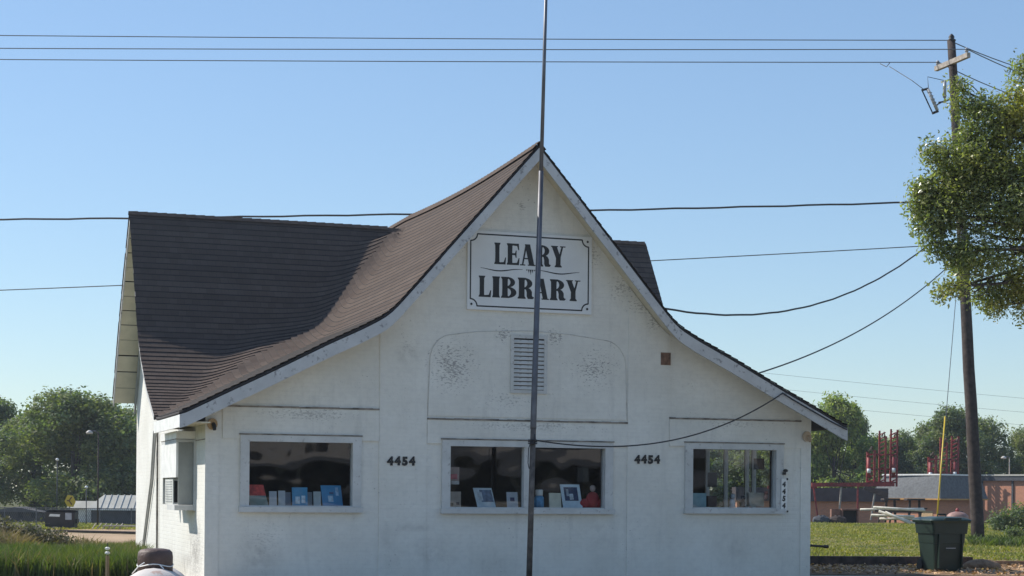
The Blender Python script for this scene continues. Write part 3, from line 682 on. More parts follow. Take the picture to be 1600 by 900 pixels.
b3_ = item('book', 'second narrow pale book standing left of the small blue book', 'book', 1.31, 1.43, 1.32, 1.58, .30, (.50, .52, .54), .03, .03, G)
item('book', 'dull grey book touching the small blue book on its left', 'book', 1.44, 1.54, 1.32, 1.555, .36, (.2, .22, .27), .03, .03, G)
b4_ = item('book', 'small blue book with white figures in the left window', 'book', 1.55, 1.82, 1.32, 1.64, .28, (.07, .30, .52), .03, .05, G); decal(b4_, .2, .5, .1, .5, (.55, .68, .75)); decal(b4_, .6, .85, .15, .55, (.6, .7, .78), d=.004)
item('book', 'dim grey book directly right of the small blue book', 'book', 1.83, 1.92, 1.32, 1.56, .36, (.22, .25, .28), .03, .03, G)
item('book', 'cream book between the two blue books', 'book', 1.93, 2.06, 1.32, 1.57, .30, (.46, .50, .50), .03, .03, G)
b5_ = item('book', 'large bright blue book at the right of the left window', 'book', 2.09, 2.45, 1.32, 1.68, .28, (.05, .27, .52), .03, .07, G, .03); decal(b5_, .3, .55, .2, .5, (.5, .66, .78)); decal(b5_, .7, .85, .5, .9, (.3, .5, .7), d=.004); decal(b5_, .38, .6, .58, .68, (.03, .08, .2), d=.005)
d1_ = item('poster', 'faded pink doll picture at the upper left of the middle window', 'picture', 4.41, 4.59, 1.72, 2.03, .32, (.30, .22, .20), .01, .0, G); decal(d1_, .1, .8, .3, .6, (.40, .08, .10)); decal(d1_, .2, 1, .0, .2, (.5, .5, .5))
d2_ = item('box', 'tan box with dark spots in the lower left corner of the middle window', 'box', 4.40, 4.62, 1.30, 1.59, .3, (.38, .32, .27), .12, .0, G); decal(d2_, .1, .35, .1, .3, (.08, .06, .06)); decal(d2_, .6, .85, .15, .35, (.08, .06, .06), d=.004)
m1_ = item('magazine', 'pale magazine with a blue grey photo leaning in the middle window', 'magazine', 4.93, 5.28, 1.31, 1.66, .28, (.58, .66, .70), .01, .10, G, .06); decal(m1_, .3, .95, .28, .9, (.16, .20, .28)); decal(m1_, .15, .4, .35, .8, (.5, .55, .6), d=.005)
m2_ = item('card', 'small white card with a dark blue dot left of the mullion', 'card', 5.50, 5.71, 1.31, 1.59, .3, (.52, .56, .62), .01, .05, G); decal(m2_, .3, .7, .4, .65, (.06, .07, .16))
bt = thing('bottle', 'blue bottle with white cap right of the mullion', 'bottle', bl(6.12, .32, 1.31), ANG, G)
mb = MB(); mb.lathe([(.09, 0), (.095, .1), (.09, .18), (.06, .22)], 12); mb.build('body', mat('blue_bottle', (.08, .28, .5), .35, .3, 12), bt, True)
mb = MB(); mb.lathe([(.065, .22), (.07, .24), (.07, .32), (.05, .33)], 12); mb.build('cap', M['white'], bt, True)
item('book', 'plain cream book between the blue bottle and the framed photo', 'book', 6.32, 6.55, 1.31, 1.58, .3, (.66, .64, .52), .03, .04, G)
p1_ = item('framed_photo', 'white mounted print with dark blue figures in the middle window', 'picture', 6.58, 6.96, 1.31, 1.74, .28, (.60, .72, .80), .015, .08, G, .04); decal(p1_, .15, .85, .3, .88, (.03, .05, .12)); decal(p1_, .4, .6, .35, .6, (.5, .56, .62), d=.005); decal(p1_, .25, .38, .5, .8, (.35, .42, .5), d=.006)
pt_ = thing('plush_toy', 'red plush toy with a pale head in the lower right of the middle window', 'toy', bl(7.12, .34, 1.31), ANG, G)
def blob(mb, c, r, n=10):
    vs = []; fs = []
    for i in range(n + 1):
        for k in range(n): 
            th = math.pi * i / n; ph = 2 * math.pi * k / n; vs.append((c[0] + r[0] * math.sin(th) * math.cos(ph), c[1] + r[1] * math.sin(th) * math.sin(ph), c[2] + r[2] * math.cos(th)))
    for i in range(n):
        for k in range(n): fs.append((i * n + k, (i + 1) * n + k, (i + 1) * n + (k + 1) % n, i * n + (k + 1) % n))
    mb.add(vs, fs)
mb = MB(); blob(mb, (.06, 0, .14), (.14, .1, .16)); blob(mb, (-.1, 0, .08), (.13, .08, .09)); blob(mb, (.17, -.02, .08), (.07, .07, .09)); mb.build('body', mat('red_plush', (.42, .03, .04), .9), pt_, True)
mb = MB(); blob(mb, (.05, -.02, .36), (.055, .055, .065)); mb.build('head', mat('pale_plush', (.5, .38, .34), .9), pt_, True)
item('notice', 'small black square notice hanging in the right half of the middle window', 'notice', 6.90, 7.12, 1.79, 2.05, .40, (.02, .02, .022), .01, 0, G)
item('box', 'light blue box in the lower left corner of the right window', 'box', 9.17, 9.47, 1.34, 1.60, .3, (.22, .38, .44), .2, 0, G)
item('box', 'dark brown box right of the light blue box', 'box', 9.55, 9.74, 1.34, 1.55, .4, (.06, .035, .03), .12, 0, G)
item('monitor', 'dark screen standing inside behind the right window', 'monitor', 9.75, 9.93, 1.72, 2.0, .8, (.03, .03, .035), .04, 0, G)
for (nm, lab, s_, hh, c_) in (('figurine', 'white figurine in the middle of the right window', 10.03, .26, (.5, .52, .55)), ('figurine', 'black figurine beside the white one in the right window', 10.24, .22, (.02, .02, .03))):
    t_ = thing(nm, lab, 'figurine', bl(s_, .32, 1.34), ANG, G); mb = MB(); mb.lathe([(.07, 0), (.05, .03), (.06, hh * .35), (.035, hh * .6)], 10); mb.build('body', mat('figurine_paint', c_, .4), t_, True)
    mb = MB(); blob(mb, (.01, 0, hh * .8), (.045, .045, .05)); mb.build('head', mat('figurine_head', c_, .4), t_, True)
item('bag', 'cream paper bag at the right of the right window', 'bag', 10.39, 10.70, 1.35, 1.62, .32, (.42, .39, .33), .12, .02, G)
item('notice', 'black square notice hanging at the top right of the right window', 'notice', 10.44, 10.66, 2.06, 2.27, .25, (.015, .015, .02), .01, 0, G)
t_ = thing('doll', 'small pink doll lying on the cream bag in the right window', 'toy', bl(10.70, .26, 1.50), ANG, G)
mb = MB(); blob(mb, (0, 0, .04), (.04, .035, .05)); mb.build('body', mat('pink_doll', (.6, .33, .28), .6), t_, True)
mb = MB(); blob(mb, (.01, 0, .12), (.035, .035, .035)); mb.build('head', mat('dark_pink_doll', (.35, .14, .13), .6), t_, True)
# posts and frame of the right wall window seen through the glass
for t_ in (1.5, 2.3, 2.62, 3.6, 4.5):
    mb = MB(); mb.box(W - .07, W + .02, t_ - .02, t_ + .02, 1.25, 2.55); mb.build('side_mullion', M['trim'], lib)
mb = MB(); mb.quad((W - .02, 1.5, 1.25), (W - .02, 4.5, 1.25), (W - .02, 4.5, 2.55), (W - .02, 1.5, 2.55)); mb.build('side_pane', M['glass'], lib)

# ------------------------------------------------------------------ flagpole and wires
fpz = thing('flagpole', 'tall thin grey steel flagpole in front of the library', 'flagpole', bl(5.475, -1.0, 0), ANG)
mb = MB(); mb.tube([(0, 0, 0), (.055, 0, 2.7)], [.052, .048], 10); mb.build('lower_shaft', mat('rusty_pole_paint', (.10, .085, .075), .6, .45, 7), fpz, True)
mb = MB(); mb.tube([(.055, 0, 2.7), (.055, 0, 2.74), (.16, 0, 7.2)], [.054, .054, .042], 10); mb.tube([(.16, 0, 7.2), (.24, 0, 11.2)], [.034, .028], 10); mb.build('upper_shaft', M['grey_metal'], fpz, True)
mb = MB(); mb.tube([(.045, -.03, 2.42), (.06, -.09, 2.5), (.07, -.05, 2.6)], .015, 6)
for k in range(3): mb.tube([(.045 + .075 * math.cos(a), .075 * math.sin(a), 2.44 + k * .03) for a in np.linspace(0, 6.3, 14)], .011, 5)
mb.tube([(-.0, -.04, 2.48), (-.05, -.06, 2.35), (-.055, -.05, 2.1), (-.03, -.04, 2.0)], .009, 5); mb.build('wire_binding', M['wire'], fpz)
mb = MB(); mb.lathe([(.02, 0), (.06, .03), (.07, .08), (.03, .13)], 10, (.24, 0, 11.2)); mb.build('finial', M['grey_metal'], fpz, True)

def cat_wire(name, label, a, b, sag, r, m, n=24, group=None, wob=0):
    a = Vector(a); b = Vector(b); pts = []
    for i in range(n + 1):
        u = i / n; p = a.lerp(b, u); p.z -= sag * 4 * u * (1 - u)
        if wob: p.z += wob * math.sin(i * 1.9)
        pts.append(p)
    mb = MB(); mb.tube(pts, r, 5); return tag(mb.build(name, m), label, 'wire', group)
PX, PY = 14.9, 55.0
U = 'power lines on the utility pole'
cat_wire('power_line', 'topmost bare wire crossing the sky left of the pole', (-50, 57.9, 17.15), (14.32, 56, 16.62), .12, .016, M['wire_grey'], 40, U)
cat_wire('power_line', 'second bare wire crossing the sky left of the pole', (-50, 56.6, 16.2), (14.58, 54.75, 16.0), .1, .016, M['wire_grey'], 40, U)
cat_wire('power_line', 'third bare wire crossing the sky left of the pole', (-50, 58.4, 16.35), (14.06, 56.35, 15.98), .1, .016, M['wire_grey'], 40, U)
cat_wire('power_line', 'topmost bare wire running off to the right of the pole', (14.3, 56, 16.62), (34, 85, 22.6), .9, .018, M['wire_grey'], 24, U)
cat_wire('power_line', 'second bare wire running off to the right of the pole', (14.58, 54.75, 16.0), (34, 84, 21.6), .9, .018, M['wire_grey'], 24, U)
cat_wire('power_line', 'third bare wire running off to the right of the pole', (14.06, 56.35, 15.98), (33, 86, 21.3), .9, .018, M['wire_grey'], 24, U)
cat_wire('telephone_cable', 'thick dark cable passing behind the gable to the pole', (-50, 57.5, 10.5), (14.6, 55.3, 11.2), .36, .032, M['wire'], 90, U, .012)
cat_wire('telephone_cable', 'thin lower cable passing behind the roofs to the pole', (-50, 58, 7.1), (14.6, 55.3, 9.8), .3, .017, M['wire_grey'], 40, U)
cat_wire('service_cable', 'dark sagging cable from the rear roof up to the pole', bl(11.2, 6.2, 5.75), (14.55, 55.2, 10.75), 1.2, .024, M['wire'], 40, U, .006)
cat_wire('service_cable', 'thin sagging cable from the right roof slope to the pole', bl(10.4, 2.2, float(surf(10.4, 2.2)) + .06), (14.6, 55.2, 9.5), .62, .018, M['wire'], 40, U)
# wire from the fascia to the flagpole
a = bl(10.58, -.62, 3.47); b = bl(5.56, -1.0, 2.50)
pts = []
for i in range(41):
    u = i / 40; p = a.lerp(b, u); 
    p.z = 3.47 + (2.50 - 3.47) * u - .47 * 4 * u * (1 - u) * (1 - .25 * (u - .5)); pts.append(p)
mb = MB(); mb.tube(pts, .013, 5)
cl = [bl(s, -.60, float(zfront(s, -.55)) - zo) for s, zo in ((10.58, .12), (10.8, .13), (11.2, .13), (11.6, .12), (11.95, .10))]
mb.tube(cl, .014, 5)
tag(mb.build('antenna_wire', M['wire']), 'black wire drooping from the right fascia to the flagpole', 'wire')
for i, (za, zb) in enumerate(((10.0, 8.36), (9.05, 7.5), (8.2, 6.7))):
    cat_wire('distant_wire', ['highest', 'middle', 'lowest'][i] + ' of the three faint distant wires right of the roof', (5, 110, za + .6), (60, 110, zb - 2.2), .4, .008, M['wire_grey'], 20, 'faint distant wires')

# ------------------------------------------------------------------ utility pole
up = thing('utility_pole', 'tall weathered wooden utility pole with a short crossarm', 'utility pole', (15.05, 54.6, 0))
base = Vector((0, 0, -.3)); top = Vector((-.72, 1.2, 16.55))
mb = MB(); N = 14; mb.tube([base.lerp(top, i / N) + Vector((rng.uniform(-.01, .01), 0, 0)) for i in range(N + 1)], [.215 - .085 * i / N for i in range(N + 1)], 14); mb.build('shaft', M['wood_pole'], up, True)
def pp(z): return base.lerp(top, (z + .3) / 16.85)
c = pp(15.8)
mb = MB(); mb.bar(c + Vector((-.36, .75, .0)), c + Vector((.26, -1.0, .02)), .13, .16); mb.build('crossarm', M['wood_arm'], up)
for q in (-1, 1):
    e = c + (Vector((-.32, .68, .1)) if q < 0 else Vector((.22, -.9, .12)))
    mb = MB(); mb.lathe([(.02, 0), (.05, .02), (.07, .06), (.045, .09), (.06, .12), (.03, .16)], 10, e); mb.build('insulator', M['porcelain'], up, True)
mb = MB(); mb.lathe([(.12, 0), (.15, .05), (.08, .10), (.10, .15), (.07, .21), (.02, .26)], 12, pp(16.52)); mb.build('top_insulator', M['wire'], up, True)
g = pp(14.5)
mb = MB(); mb.tube([g, g + Vector((-.25, -.3, .02)), g + Vector((-.42, -.35, -.06)), g + Vector((-.62, -.35, -.10))], .03, 6); mb.tube([g + Vector((-.42, -.35, -.05)), g + Vector((-.42, -.35, .1))], .02, 6); mb.tube([g + Vector((-.55, -.35, -.10)), g + Vector((-.72, -.38, -.2)), g + Vector((-.80, -.38, .02))], .03, 6); mb.build('bracket', M['wire'], up)
mb = MB(); mb.tube([g + Vector((-.42, -.35, .06)), g + Vector((-.42, -.35, .62))], [.055, .055], 8); mb.lathe([(.05, 0), (.075, .02), (.05, .05)], 8, g + Vector((-.42, -.35, .1))); mb.build('lightning_arrester', M['porcelain'], up, True)
mb = MB(); f0 = g + Vector((-.98, -.38, .33)); f1_ = g + Vector((-.66, -.38, -.36))
mb.tube([f0 + Vector((-.18, 0, -.05)), f1_ + Vector((-.16, 0, -.08)), f1_ + Vector((.02, 0, .0))], .022, 6); mb.tube([f0 + Vector((-.2, 0, -.04)), f0 + Vector((.02, 0, .02))], .04, 6); mb.tube([f1_ + Vector((-.17, 0, -.1)), f1_ + Vector((.03, 0, -.02))], .045, 6); mb.build('fuse_arm', M['wire'], up)
mb = MB(); mb.tube([f0, f1_], .055, 8)
for k in range(5): mb.lathe([(.05, 0), (.085, .02), (.05, .04)], 8, f0.lerp(f1_, .2 + k * .15))
mb.build('fuse_cutout', M['porcelain'], up, True)
mb = MB(); mb.tube([f0 + Vector((-.15, 0, 0)), f0 + Vector((-.45, .3, .35)), f0 + Vector((-.95, 1.4, 1.08))], .012, 5); mb.tube([f0 + Vector((-1.15, 1.9, 1.30)), f0 + Vector((-1.0, 1.6, 1.12)), f0 + Vector((-.85, 1.8, 1.30))], .014, 5)
mb.tube([g + Vector((-.42, -.35, .62)), g + Vector((-.98, -.35, .74)), f0 + Vector((.02, 0, .05))], .012, 5); mb.build('jumper_wire', M['wire'], up)
gw = thing('guy_wire', 'steel guy wire with a yellow guard beside the utility pole', 'guy wire', (13.28, 53.2, 0))
mb = MB(); mb.tube([(0, 0, -.1), (1.25, 1.9, 10.2)], .012, 5); mb.build('cable', M['wire_grey'], gw)
mb = MB(); mb.tube([(.01, 0, .15), (.47, .72, 4.1)], .025, 8); mb.build('guard', M['yellow'], gw, True)

# ------------------------------------------------------------------ wheelie bin
bn = thing('wheelie_bin', 'dark green wheeled rubbish bin standing on the leaf litter', 'bin', (8.97, 35.4, .0), math.radians(14)); bn.scale = (.9, .9, 1)
def tapered(mb, sec, n=5):
    """rounded-rectangle sections (z, halfx, halfy, yoff, r)"""
    rings = []
    for z, hx, hy, yo, r in sec:
        ring = []
        for cx, cy, a0 in ((hx - r, hy - r, 0), (-hx + r, hy - r, 90), (-hx + r, -hy + r, 180), (hx - r, -hy + r, 270)):
            for k in range(n): a = math.radians(a0 + 90 * k / (n - 1)); ring.append((cx + r * math.cos(a), cy + yo + r * math.sin(a), z))
        rings.append(ring)
    m_ = len(rings[0]); vs = [p for r in rings for p in r]; fs = [(i * m_ + k, i * m_ + (k + 1) % m_, (i + 1) * m_ + (k + 1) % m_, (i + 1) * m_ + k) for i in range(len(rings) - 1) for k in range(m_)]
    fs.append(tuple(range(m_))[::-1]); fs.append(tuple((len(rings) - 1) * m_ + k for k in range(m_))); mb.add(vs, fs)
mb = MB(); tapered(mb, [(.03, .33, .33, 0, .06), (.06, .345, .345, 0, .06), (.60, .385, .39, 0, .06), (.605, .395, .40, 0, .06), (.80, .41, .41, 0, .06), (.803, .44, .44, 0, .06), (1.03, .46, .46, 0, .06)]); mb.build('body', M['bin_green'], bn)
mb = MB(); mb.box(-.30, -.28, -.46, -.37, .1, .8); mb.box(.28, .30, -.46, -.37, .1, .8); mb.box(-.1, .1, -.425, -.405, .45, .47); mb.build('front_rib', M['bin_green'], bn)
mb = MB(); tapered(mb, [(1.03, .50, .50, .0, .07), (1.075, .52, .52, .0, .08), (1.10, .50, .50, .0, .08), (1.14, .40, .40, .0, .1), (1.155, .2, .25, .0, .1)]); lid = mb.build('lid', M['bin_lid'], bn)
mb = MB(); mb.tube([(-.2, -.50, 1.09), (-.2, -.55, 1.12), (.2, -.55, 1.12), (.2, -.50, 1.09)], .018, 6); mb.tube([(-.1, .0, 1.15), (-.1, 0, 1.2), (.1, 0, 1.2), (.1, 0, 1.15)], .018, 6); mb.build('handle', M['bin_green'], lid)
for q in (-1, 1):
    mb = MB(); n = 16; mb.add([(q * .36 + dx, .33 + .13 * math.cos(a), .13 + .13 * math.sin(a)) for dx in (-.03, .03) for a in np.linspace(0, 2 * math.pi, n, endpoint=False)], [tuple(range(n)), tuple(range(2 * n - 1, n - 1, -1))] + [(i, i + n, (i + 1) % n + n, (i + 1) % n) for i in range(n)])
    mb.build('wheel', M['black'], bn)
mb = MB(); mb.box(-.12, .12, -.455, -.445, .50, .515); mb.build('stamp_line', M['porcelain'], bn)

# ------------------------------------------------------------------ propane tank, bottom left
pt2 = thing('propane_tank', 'white propane tank with a brown dome lid by the left front corner', 'tank', (-3.78, 18.0, 0), math.radians(8))
mb = MB(); rr = .40; zc = .37; prof = [(-.95, .02), (-.93, .12), (-.85, .25), (-.70, .36), (-.55, .395)] + [(.55, .395), (.70, .36), (.85, .25), (.93, .12), (.95, .02)]
n = 28; vs = [(r * math.cos(2 * math.pi * k / n), y, zc + r * math.sin(2 * math.pi * k / n)) for y, r in prof for k in range(n)]
mb.add(vs, [(i * n + k, i * n + (k + 1) % n, (i + 1) * n + (k + 1) % n, (i + 1) * n + k) for i in range(len(prof) - 1) for k in range(n)]); mb.build('shell', peeling('dirty_white_tank', (.66, .60, .55), (.42, .26, .20), .54, 4), pt2, True)
mb = MB(); mb.lathe([(.185, .70), (.185, .88), (.178, .925), (.15, .952), (.09, .963), (.01, .966)], 28); mb.build('dome_lid', M['rust'], pt2, True)
mb = MB(); mb.tube([(.188 * math.cos(a), .188 * math.sin(a), .79 + .015 * math.sin(3 * a)) for a in np.linspace(0, 6.3, 24)], .006, 5); mb.tube([(-.10, -.17, .82), (-.16, -.2, .78), (-.23, -.1, .70)], .006, 5); mb.tube([(.06, -.2, .8), (.1, -.21, .76), (.08, -.22, .72), (.13, -.2, .74)], .007, 5); mb.build('strap_wire', M['white'], pt2)
for y in (-.5, .5):
    mb = MB(); mb.box(-.3, .3, y - .08, y + .08, -.02, .1); mb.build('foot', M['gravel'], pt2)

# stake with white insulators at the left
st = thing('marker_stake', 'slim wooden stake with two white insulators in the tall grass', 'stake', (-7.17, 30.1, 0))
mb = MB(); mb.tube([(0, 0, -.05), (.0, 0, .40)], .035, 6); mb.build('post', mat('tan_stake', (.28, .19, .11), .8), st)
for z_ in (.42, .50):
    mb = MB(); mb.lathe([(.02, 0), (.045, .015), (.045, .04), (.02, .055)], 8, (0, 0, z_)); mb.build('insulator', M['white'], st)
mb = MB(); mb.tube([(0, 0, .40), (0, 0, .62)], .008, 5); mb.build('rod', M['wire'], st)

# landscape timber, pipe, leaves
mb = MB(); mb.bar((5.8, 38.0, .10), (10.4, 38.35, .10), .2, .22); tag(mb.build('landscape_timber', mat('old_timber', (.075, .055, .045), .9, .4, 6, bump=.5)), 'long dark landscape timber edging the lawn behind the bin', 'timber')
mb = MB(); mb.bar((10.6, 38.3, .06), (14.5, 38.6, .05), .2, .14); tag(mb.build('landscape_timber', M['mulch']), 'low brown timber continuing right of the bin', 'timber')
mb = MB(); mb.tube([(6.9, 44, .32), (8.15, 44, .24)], .035, 6); mb.tube([(8.10, 44, .245), (8.22, 44, .235)], .05, 6); tag(mb.build('black_pipe', M['black']), 'short black pipe sticking out past the right corner', 'pipe')
mb = MB(); blob(mb, (0, 0, .06), (.42, .3, .17), 12)
o = mb.build('dirt_mound', M['mulch'], None, True); o.location = (10.15, 36.6, 0); tag(o, 'low dark mound of leaves right of the bin', 'mound')

def scatter_quads(name, P, size, m, tilt=.5, aspect=.5, **kw):
    n = len(P); th = rng.uniform(0, 2 * np.pi, n); sz = size * rng.uniform(.6, 1.4, n)
    nrm = rng.normal(0, tilt, (n, 3)); nrm[:, 2] += 1; nrm /= np.linalg.norm(nrm, axis=1, keepdims=True)
    a = np.stack([np.cos(th), np.sin(th), np.zeros(n)], 1); a -= nrm * (a * nrm).sum(1, keepdims=True); a /= np.linalg.norm(a, axis=1, keepdims=True); b = np.cross(nrm, a)
    a *= sz[:, None]; b *= sz[:, None] * aspect
    v = np.stack([P - a, P - b, P + a, P + b], 1).reshape(-1, 3); f = np.arange(4 * n).reshape(-1, 4)
    return np_mesh(name, v, f, m, **kw)
n = 9000; x = rng.uniform(5.6, 22, n); y = 33.7 + 6.5 * rng.beta(1.4, 2.2, n) * 1.2; P = np.stack([x, y, terrain(x, y) + rng.uniform(.02, .06, n)], 1)
scatter_quads('fallen_leaves', P, .045, leaf_mat('dead_leaf', (.24, .13, .07), (.62, .44, .28), .1, .7), .35, kind='stuff')

# grass -----------------------------------------------------------------
def grass(name, n, xf, yr, hf, m, wd=.012, lean=.35):
    y = yr[0] + (yr[1] - yr[0]) * rng.random(n) ** .9; x0, x1 = xf(y); x = x0 + (x1 - x0) * rng.random(n)
    cl_ = np.sin(x * 1.7 + 3 * np.sin(y * .6)) * .5 + np.sin(y * 1.3 + x * .9) * .5
    h = hf(x, y) * rng.uniform(.5, 1.15, n) * (1 + .3 * cl_); a = rng.uniform(0, 2 * np.pi, n); ww = wd * rng.uniform(.6, 1.5, n)
    z = terrain(x, y); bx, by = np.cos(a) * ww, np.sin(a) * ww; lx, ly = rng.normal(0, lean, n) * h, rng.normal(0, lean, n) * h
    v = np.stack([np.stack([x - bx, y - by, z], 1), np.stack([x + bx, y + by, z], 1), np.stack([x + bx * .7 + lx * .35, y + by * .7 + ly * .35, z + h * .6], 1), np.stack([x + lx, y + ly, z + h], 1), np.stack([x - bx * .7 + lx * .35, y - by * .7 + ly * .35, z + h * .6], 1)], 1).reshape(-1, 3)
    i = np.arange(n)[:, None] * 5
    f = np.hstack([i, i + 1, i + 2, i + 4]); f2 = np.hstack([i + 4, i + 2, i + 3, i + 3])
    return np_mesh(name, v, np.vstack([f, np.hstack([i + 4, i + 2, i + 3, i + 3])])[:n], m, kind='stuff') if False else np_mesh(name, v, np.vstack([np.hstack([i, i + 1, i + 2]), np.hstack([i, i + 2, i + 4]), np.hstack([i + 4, i + 2, i + 3])]), m, kind='stuff')
G1 = leaf_mat('tall_grass_blade', (.050, .080, .024), (.115, .150, .050), .34, .8)
G2 = leaf_mat('lawn_blade', (.13, .155, .035), (.27, .25, .08), .35, .6)
G3 = leaf_mat('dry_weed', (.14, .11, .07), (.24, .20, .13), .2, .8)
grass('tall_grass', 60000, lambda y: (-.34 * y, -.215 * y), (30.4, 43), lambda x, y: .42 - .22 * sm((y - 32) / 8) + .10 * np.sin(x * 1.3) * np.sin(y * .8), G1, .013)
grass('straw_blades', 9000, lambda y: (-.34 * y, -.215 * y), (30.4, 44), lambda x, y: .38 - .16 * sm((y - 33) / 9) + .12 * np.sin(x * 1.9) * np.sin(y * .7), G3, .014)
grass('lawn_grass', 50000, lambda y: (.165 * y, .34 * y), (38.5, 92), lambda x, y: .07 + .03 * np.sin(x) + .05 * sm((y - 75) / 12), G2, .02, .6)
grass('roadside_weeds', 3000, lambda y: (.27 * y, .34 * y), (52, 57), lambda x, y: .3 + 0 * x, G1, .025, .6)
grass('dry_weeds', 5000, lambda y: (-.34 * y, -.272 * y), (38, 44), lambda x, y: .50 * sm((-x / y - .262) / .03) + .05, G3, .02, .45)
grass('yard_grass', 16000, lambda y: (-.34 * y, -.2 * y), (96, 112), lambda x, y: .14 + 0 * x, G2, .04, .6)

# ------------------------------------------------------------------ trees
def crown_points(blobs, n, rng_):
    vol = np.array([b[3] ** 2 for b in blobs]); vol /= vol.sum(); idx = rng_.choice(len(blobs), n, p=vol); B = np.array([[*b[:3], b[3]] for b in blobs])[idx]
    d = rng_.normal(0, 1, (n, 3)); d /= np.linalg.norm(d, axis=1, keepdims=True); r = rng_.random(n) ** .38
    ct = B[:, :3] + d * (r * B[:, 3])[:, None] * np.array([1, 1, .8]); return ct, d
def leaves(name, blobs, n, size, m, parent, rng_, aspect=.55, clump=1, spread=1.7):
    if clump > 1:
        c0, d0 = crown_points(blobs, n // clump, rng_); P = np.repeat(c0, clump, 0) + rng_.normal(0, size * spread, (len(c0) * clump, 3)); D = np.repeat(d0, clump, 0)
    else: P, D = crown_points(blobs, n, rng_)
    n = len(P); nrm = D * .5 + np.array([0, 0, .5]) + rng_.normal(0, .6, (n, 3)); nrm /= np.linalg.norm(nrm, axis=1, keepdims=True)
    t = rng_.normal(0, 1, (n, 3)); a = t - nrm * (t * nrm).sum(1, keepdims=True); a /= np.linalg.norm(a, axis=1, keepdims=True); b = np.cross(nrm, a)
    s = size * rng_.uniform(.6, 1.3, n)[:, None]; v = np.stack([P - a * s, P - b * s * aspect, P + a * s, P + b * s * aspect], 1).reshape(-1, 3)
    return np_mesh(name, v, np.arange(4 * n).reshape(-1, 4), m, parent)
BARK = mat('tree_bark', (.07, .055, .045), .9, .4, 5, bump=.6, bscale=20)
def limb(mb, a, b, r0, r1, bend, rng_, n=6, sides=7):
    a = Vector(a); b = Vector(b); off = Vector(rng_.normal(0, bend, 3)); pts = [a.lerp(b, i / n) + off * math.sin(math.pi * i / n) for i in range(n + 1)]
    mb.tube(pts, [r0 + (r1 - r0) * i / n for i in range(n + 1)], sides); return pts

# near tree at the right
r1g = np.random.default_rng(3)
nt_ = thing('live_oak_tree', 'leafy green tree with hanging boughs in front of the pole', 'tree', (10.9, 26.6, 0))
NB = [(6.62, 26.0, 5.95, .42), (6.95, 26.1, 6.75, .55), (7.35, 26.2, 7.3, .55), (7.85, 26.1, 7.62, .5), (7.1, 25.9, 5.25, .5), (7.6, 26, 6.1, .8), (8.0, 26, 5.05, .55), (6.42, 26, 6.85, .22), (7.3, 26.2, 4.72, .28), (6.33, 26.0, 5.75, .28), (6.25, 26.0, 6.1, .25), (6.5, 26, 5.4, .25), (6.75, 26.1, 6.3, .5), (7.2, 26.3, 6.6, .6),
      (8.2, 26.2, 6.9, .95), (8.7, 26.4, 5.9, 1.1), (9.3, 26.6, 7.4, 1.2), (9.6, 26.3, 5.3, 1.0), (10.5, 26.7, 6.4, 1.6), (11.2, 26.4, 8.0, 1.5), (12.3, 26.9, 6.8, 1.5), (10.3, 25.2, 7.6, 1.0), (11.5, 28.0, 7.3, 1.5), (10, 28, 6.6, 1.2), (8.3, 26.9, 7.9, .35), (7.75, 26.1, 4.75, .3), (8.5, 26, 4.75, .35), (7.9, 26.1, 8.15, .3), (8.6, 26.3, 8.3, .6), (6.3, 26, 6.3, .2), (8.0, 26, 4.45, .3), (8.8, 26, 4.5, .35), (7.40, 26, 4.5, .2)]
NB += [(6.25 + .9 * r1g.random() + .25 * abs(k - 6) / 6, 26 + r1g.normal(0, .2), 4.7 + 3.2 * k / 13 + r1g.normal(0, .12), r1g.uniform(.12, .24)) for k in range(14)]
NB = [(x - 10.9, y - 26.6, z, r) for x, y, z, r in NB]
mb = MB(); tp = limb(mb, (0, 0, -.2), (-.2, .1, 5.2), .30, .17, .08, r1g, 8, 12)
ends = []
for (x, y, z, r) in NB:
    st_ = Vector(tp[-1]) + Vector((0, 0, r1g.uniform(-.6, .2))); mid = st_.lerp(Vector((x, y, z)), .5) + Vector((0, 0, .35)); e = Vector((x, y, z))
    limb(mb, st_, mid, .065, .035, .16, r1g); limb(mb, mid, e, .035, .012, .14, r1g)
    for k in range(int(5 + 6 * r)):
        d = Vector(r1g.normal(0, 1, 3)).normalized() * r * .85; limb(mb, mid.lerp(e, r1g.uniform(.5, 1)), e + d, .010, .004, .08, r1g, 4, 5)
mb.build('trunk', BARK, nt_, True)
LM = leaf_mat('oak_leaf', (.120, .135, .060), (.300, .315, .145), .46, .30)
leaves('crown', NB, 215000, .036, LM, nt_, r1g, .42, 11, 1.9)
big = NB[10:]

# distant trees, four kinds of crown
def proto(seed, h, wdt, n, m, low=.25, size=.115):
    rg = np.random.default_rng(seed); blobs = []
    for k in range(22):
        u = rg.random(); z = h * (low + (1 - low) * u * .93); rad = wdt * (1 - .75 * max(0, (u - .35) / .65) ** 1.6) * (.6 + .4 * min(1, u / .25)); a = rg.uniform(0, 6.28); q = rg.random() ** .6
        blobs.append((rad * q * math.cos(a), rad * q * math.sin(a), z, wdt * rg.uniform(.22, .42)))
    root = thing('broadleaf_tree', 'tree', 'tree')
    leaves('crown', blobs, n, size, m, root, rg, .6, 12)
    mb = MB(); p = limb(mb, (0, 0, -.3), (0, 0, h * .55), h * .026, h * .012, .1, rg, 6, 8)
    for b_ in blobs[:9]: limb(mb, p[int(rg.integers(2, 6))], b_[:3], h * .006, h * .002, .2, rg, 4, 5)
    mb.build('trunk', BARK, root, True); return root
LA = leaf_mat('far_leaf_dark', (.095, .128, .074), (.175, .212, .112), .38, .7)
LB = leaf_mat('far_leaf_bright', (.140, .190, .070), (.250, .305, .115), .40, .7)
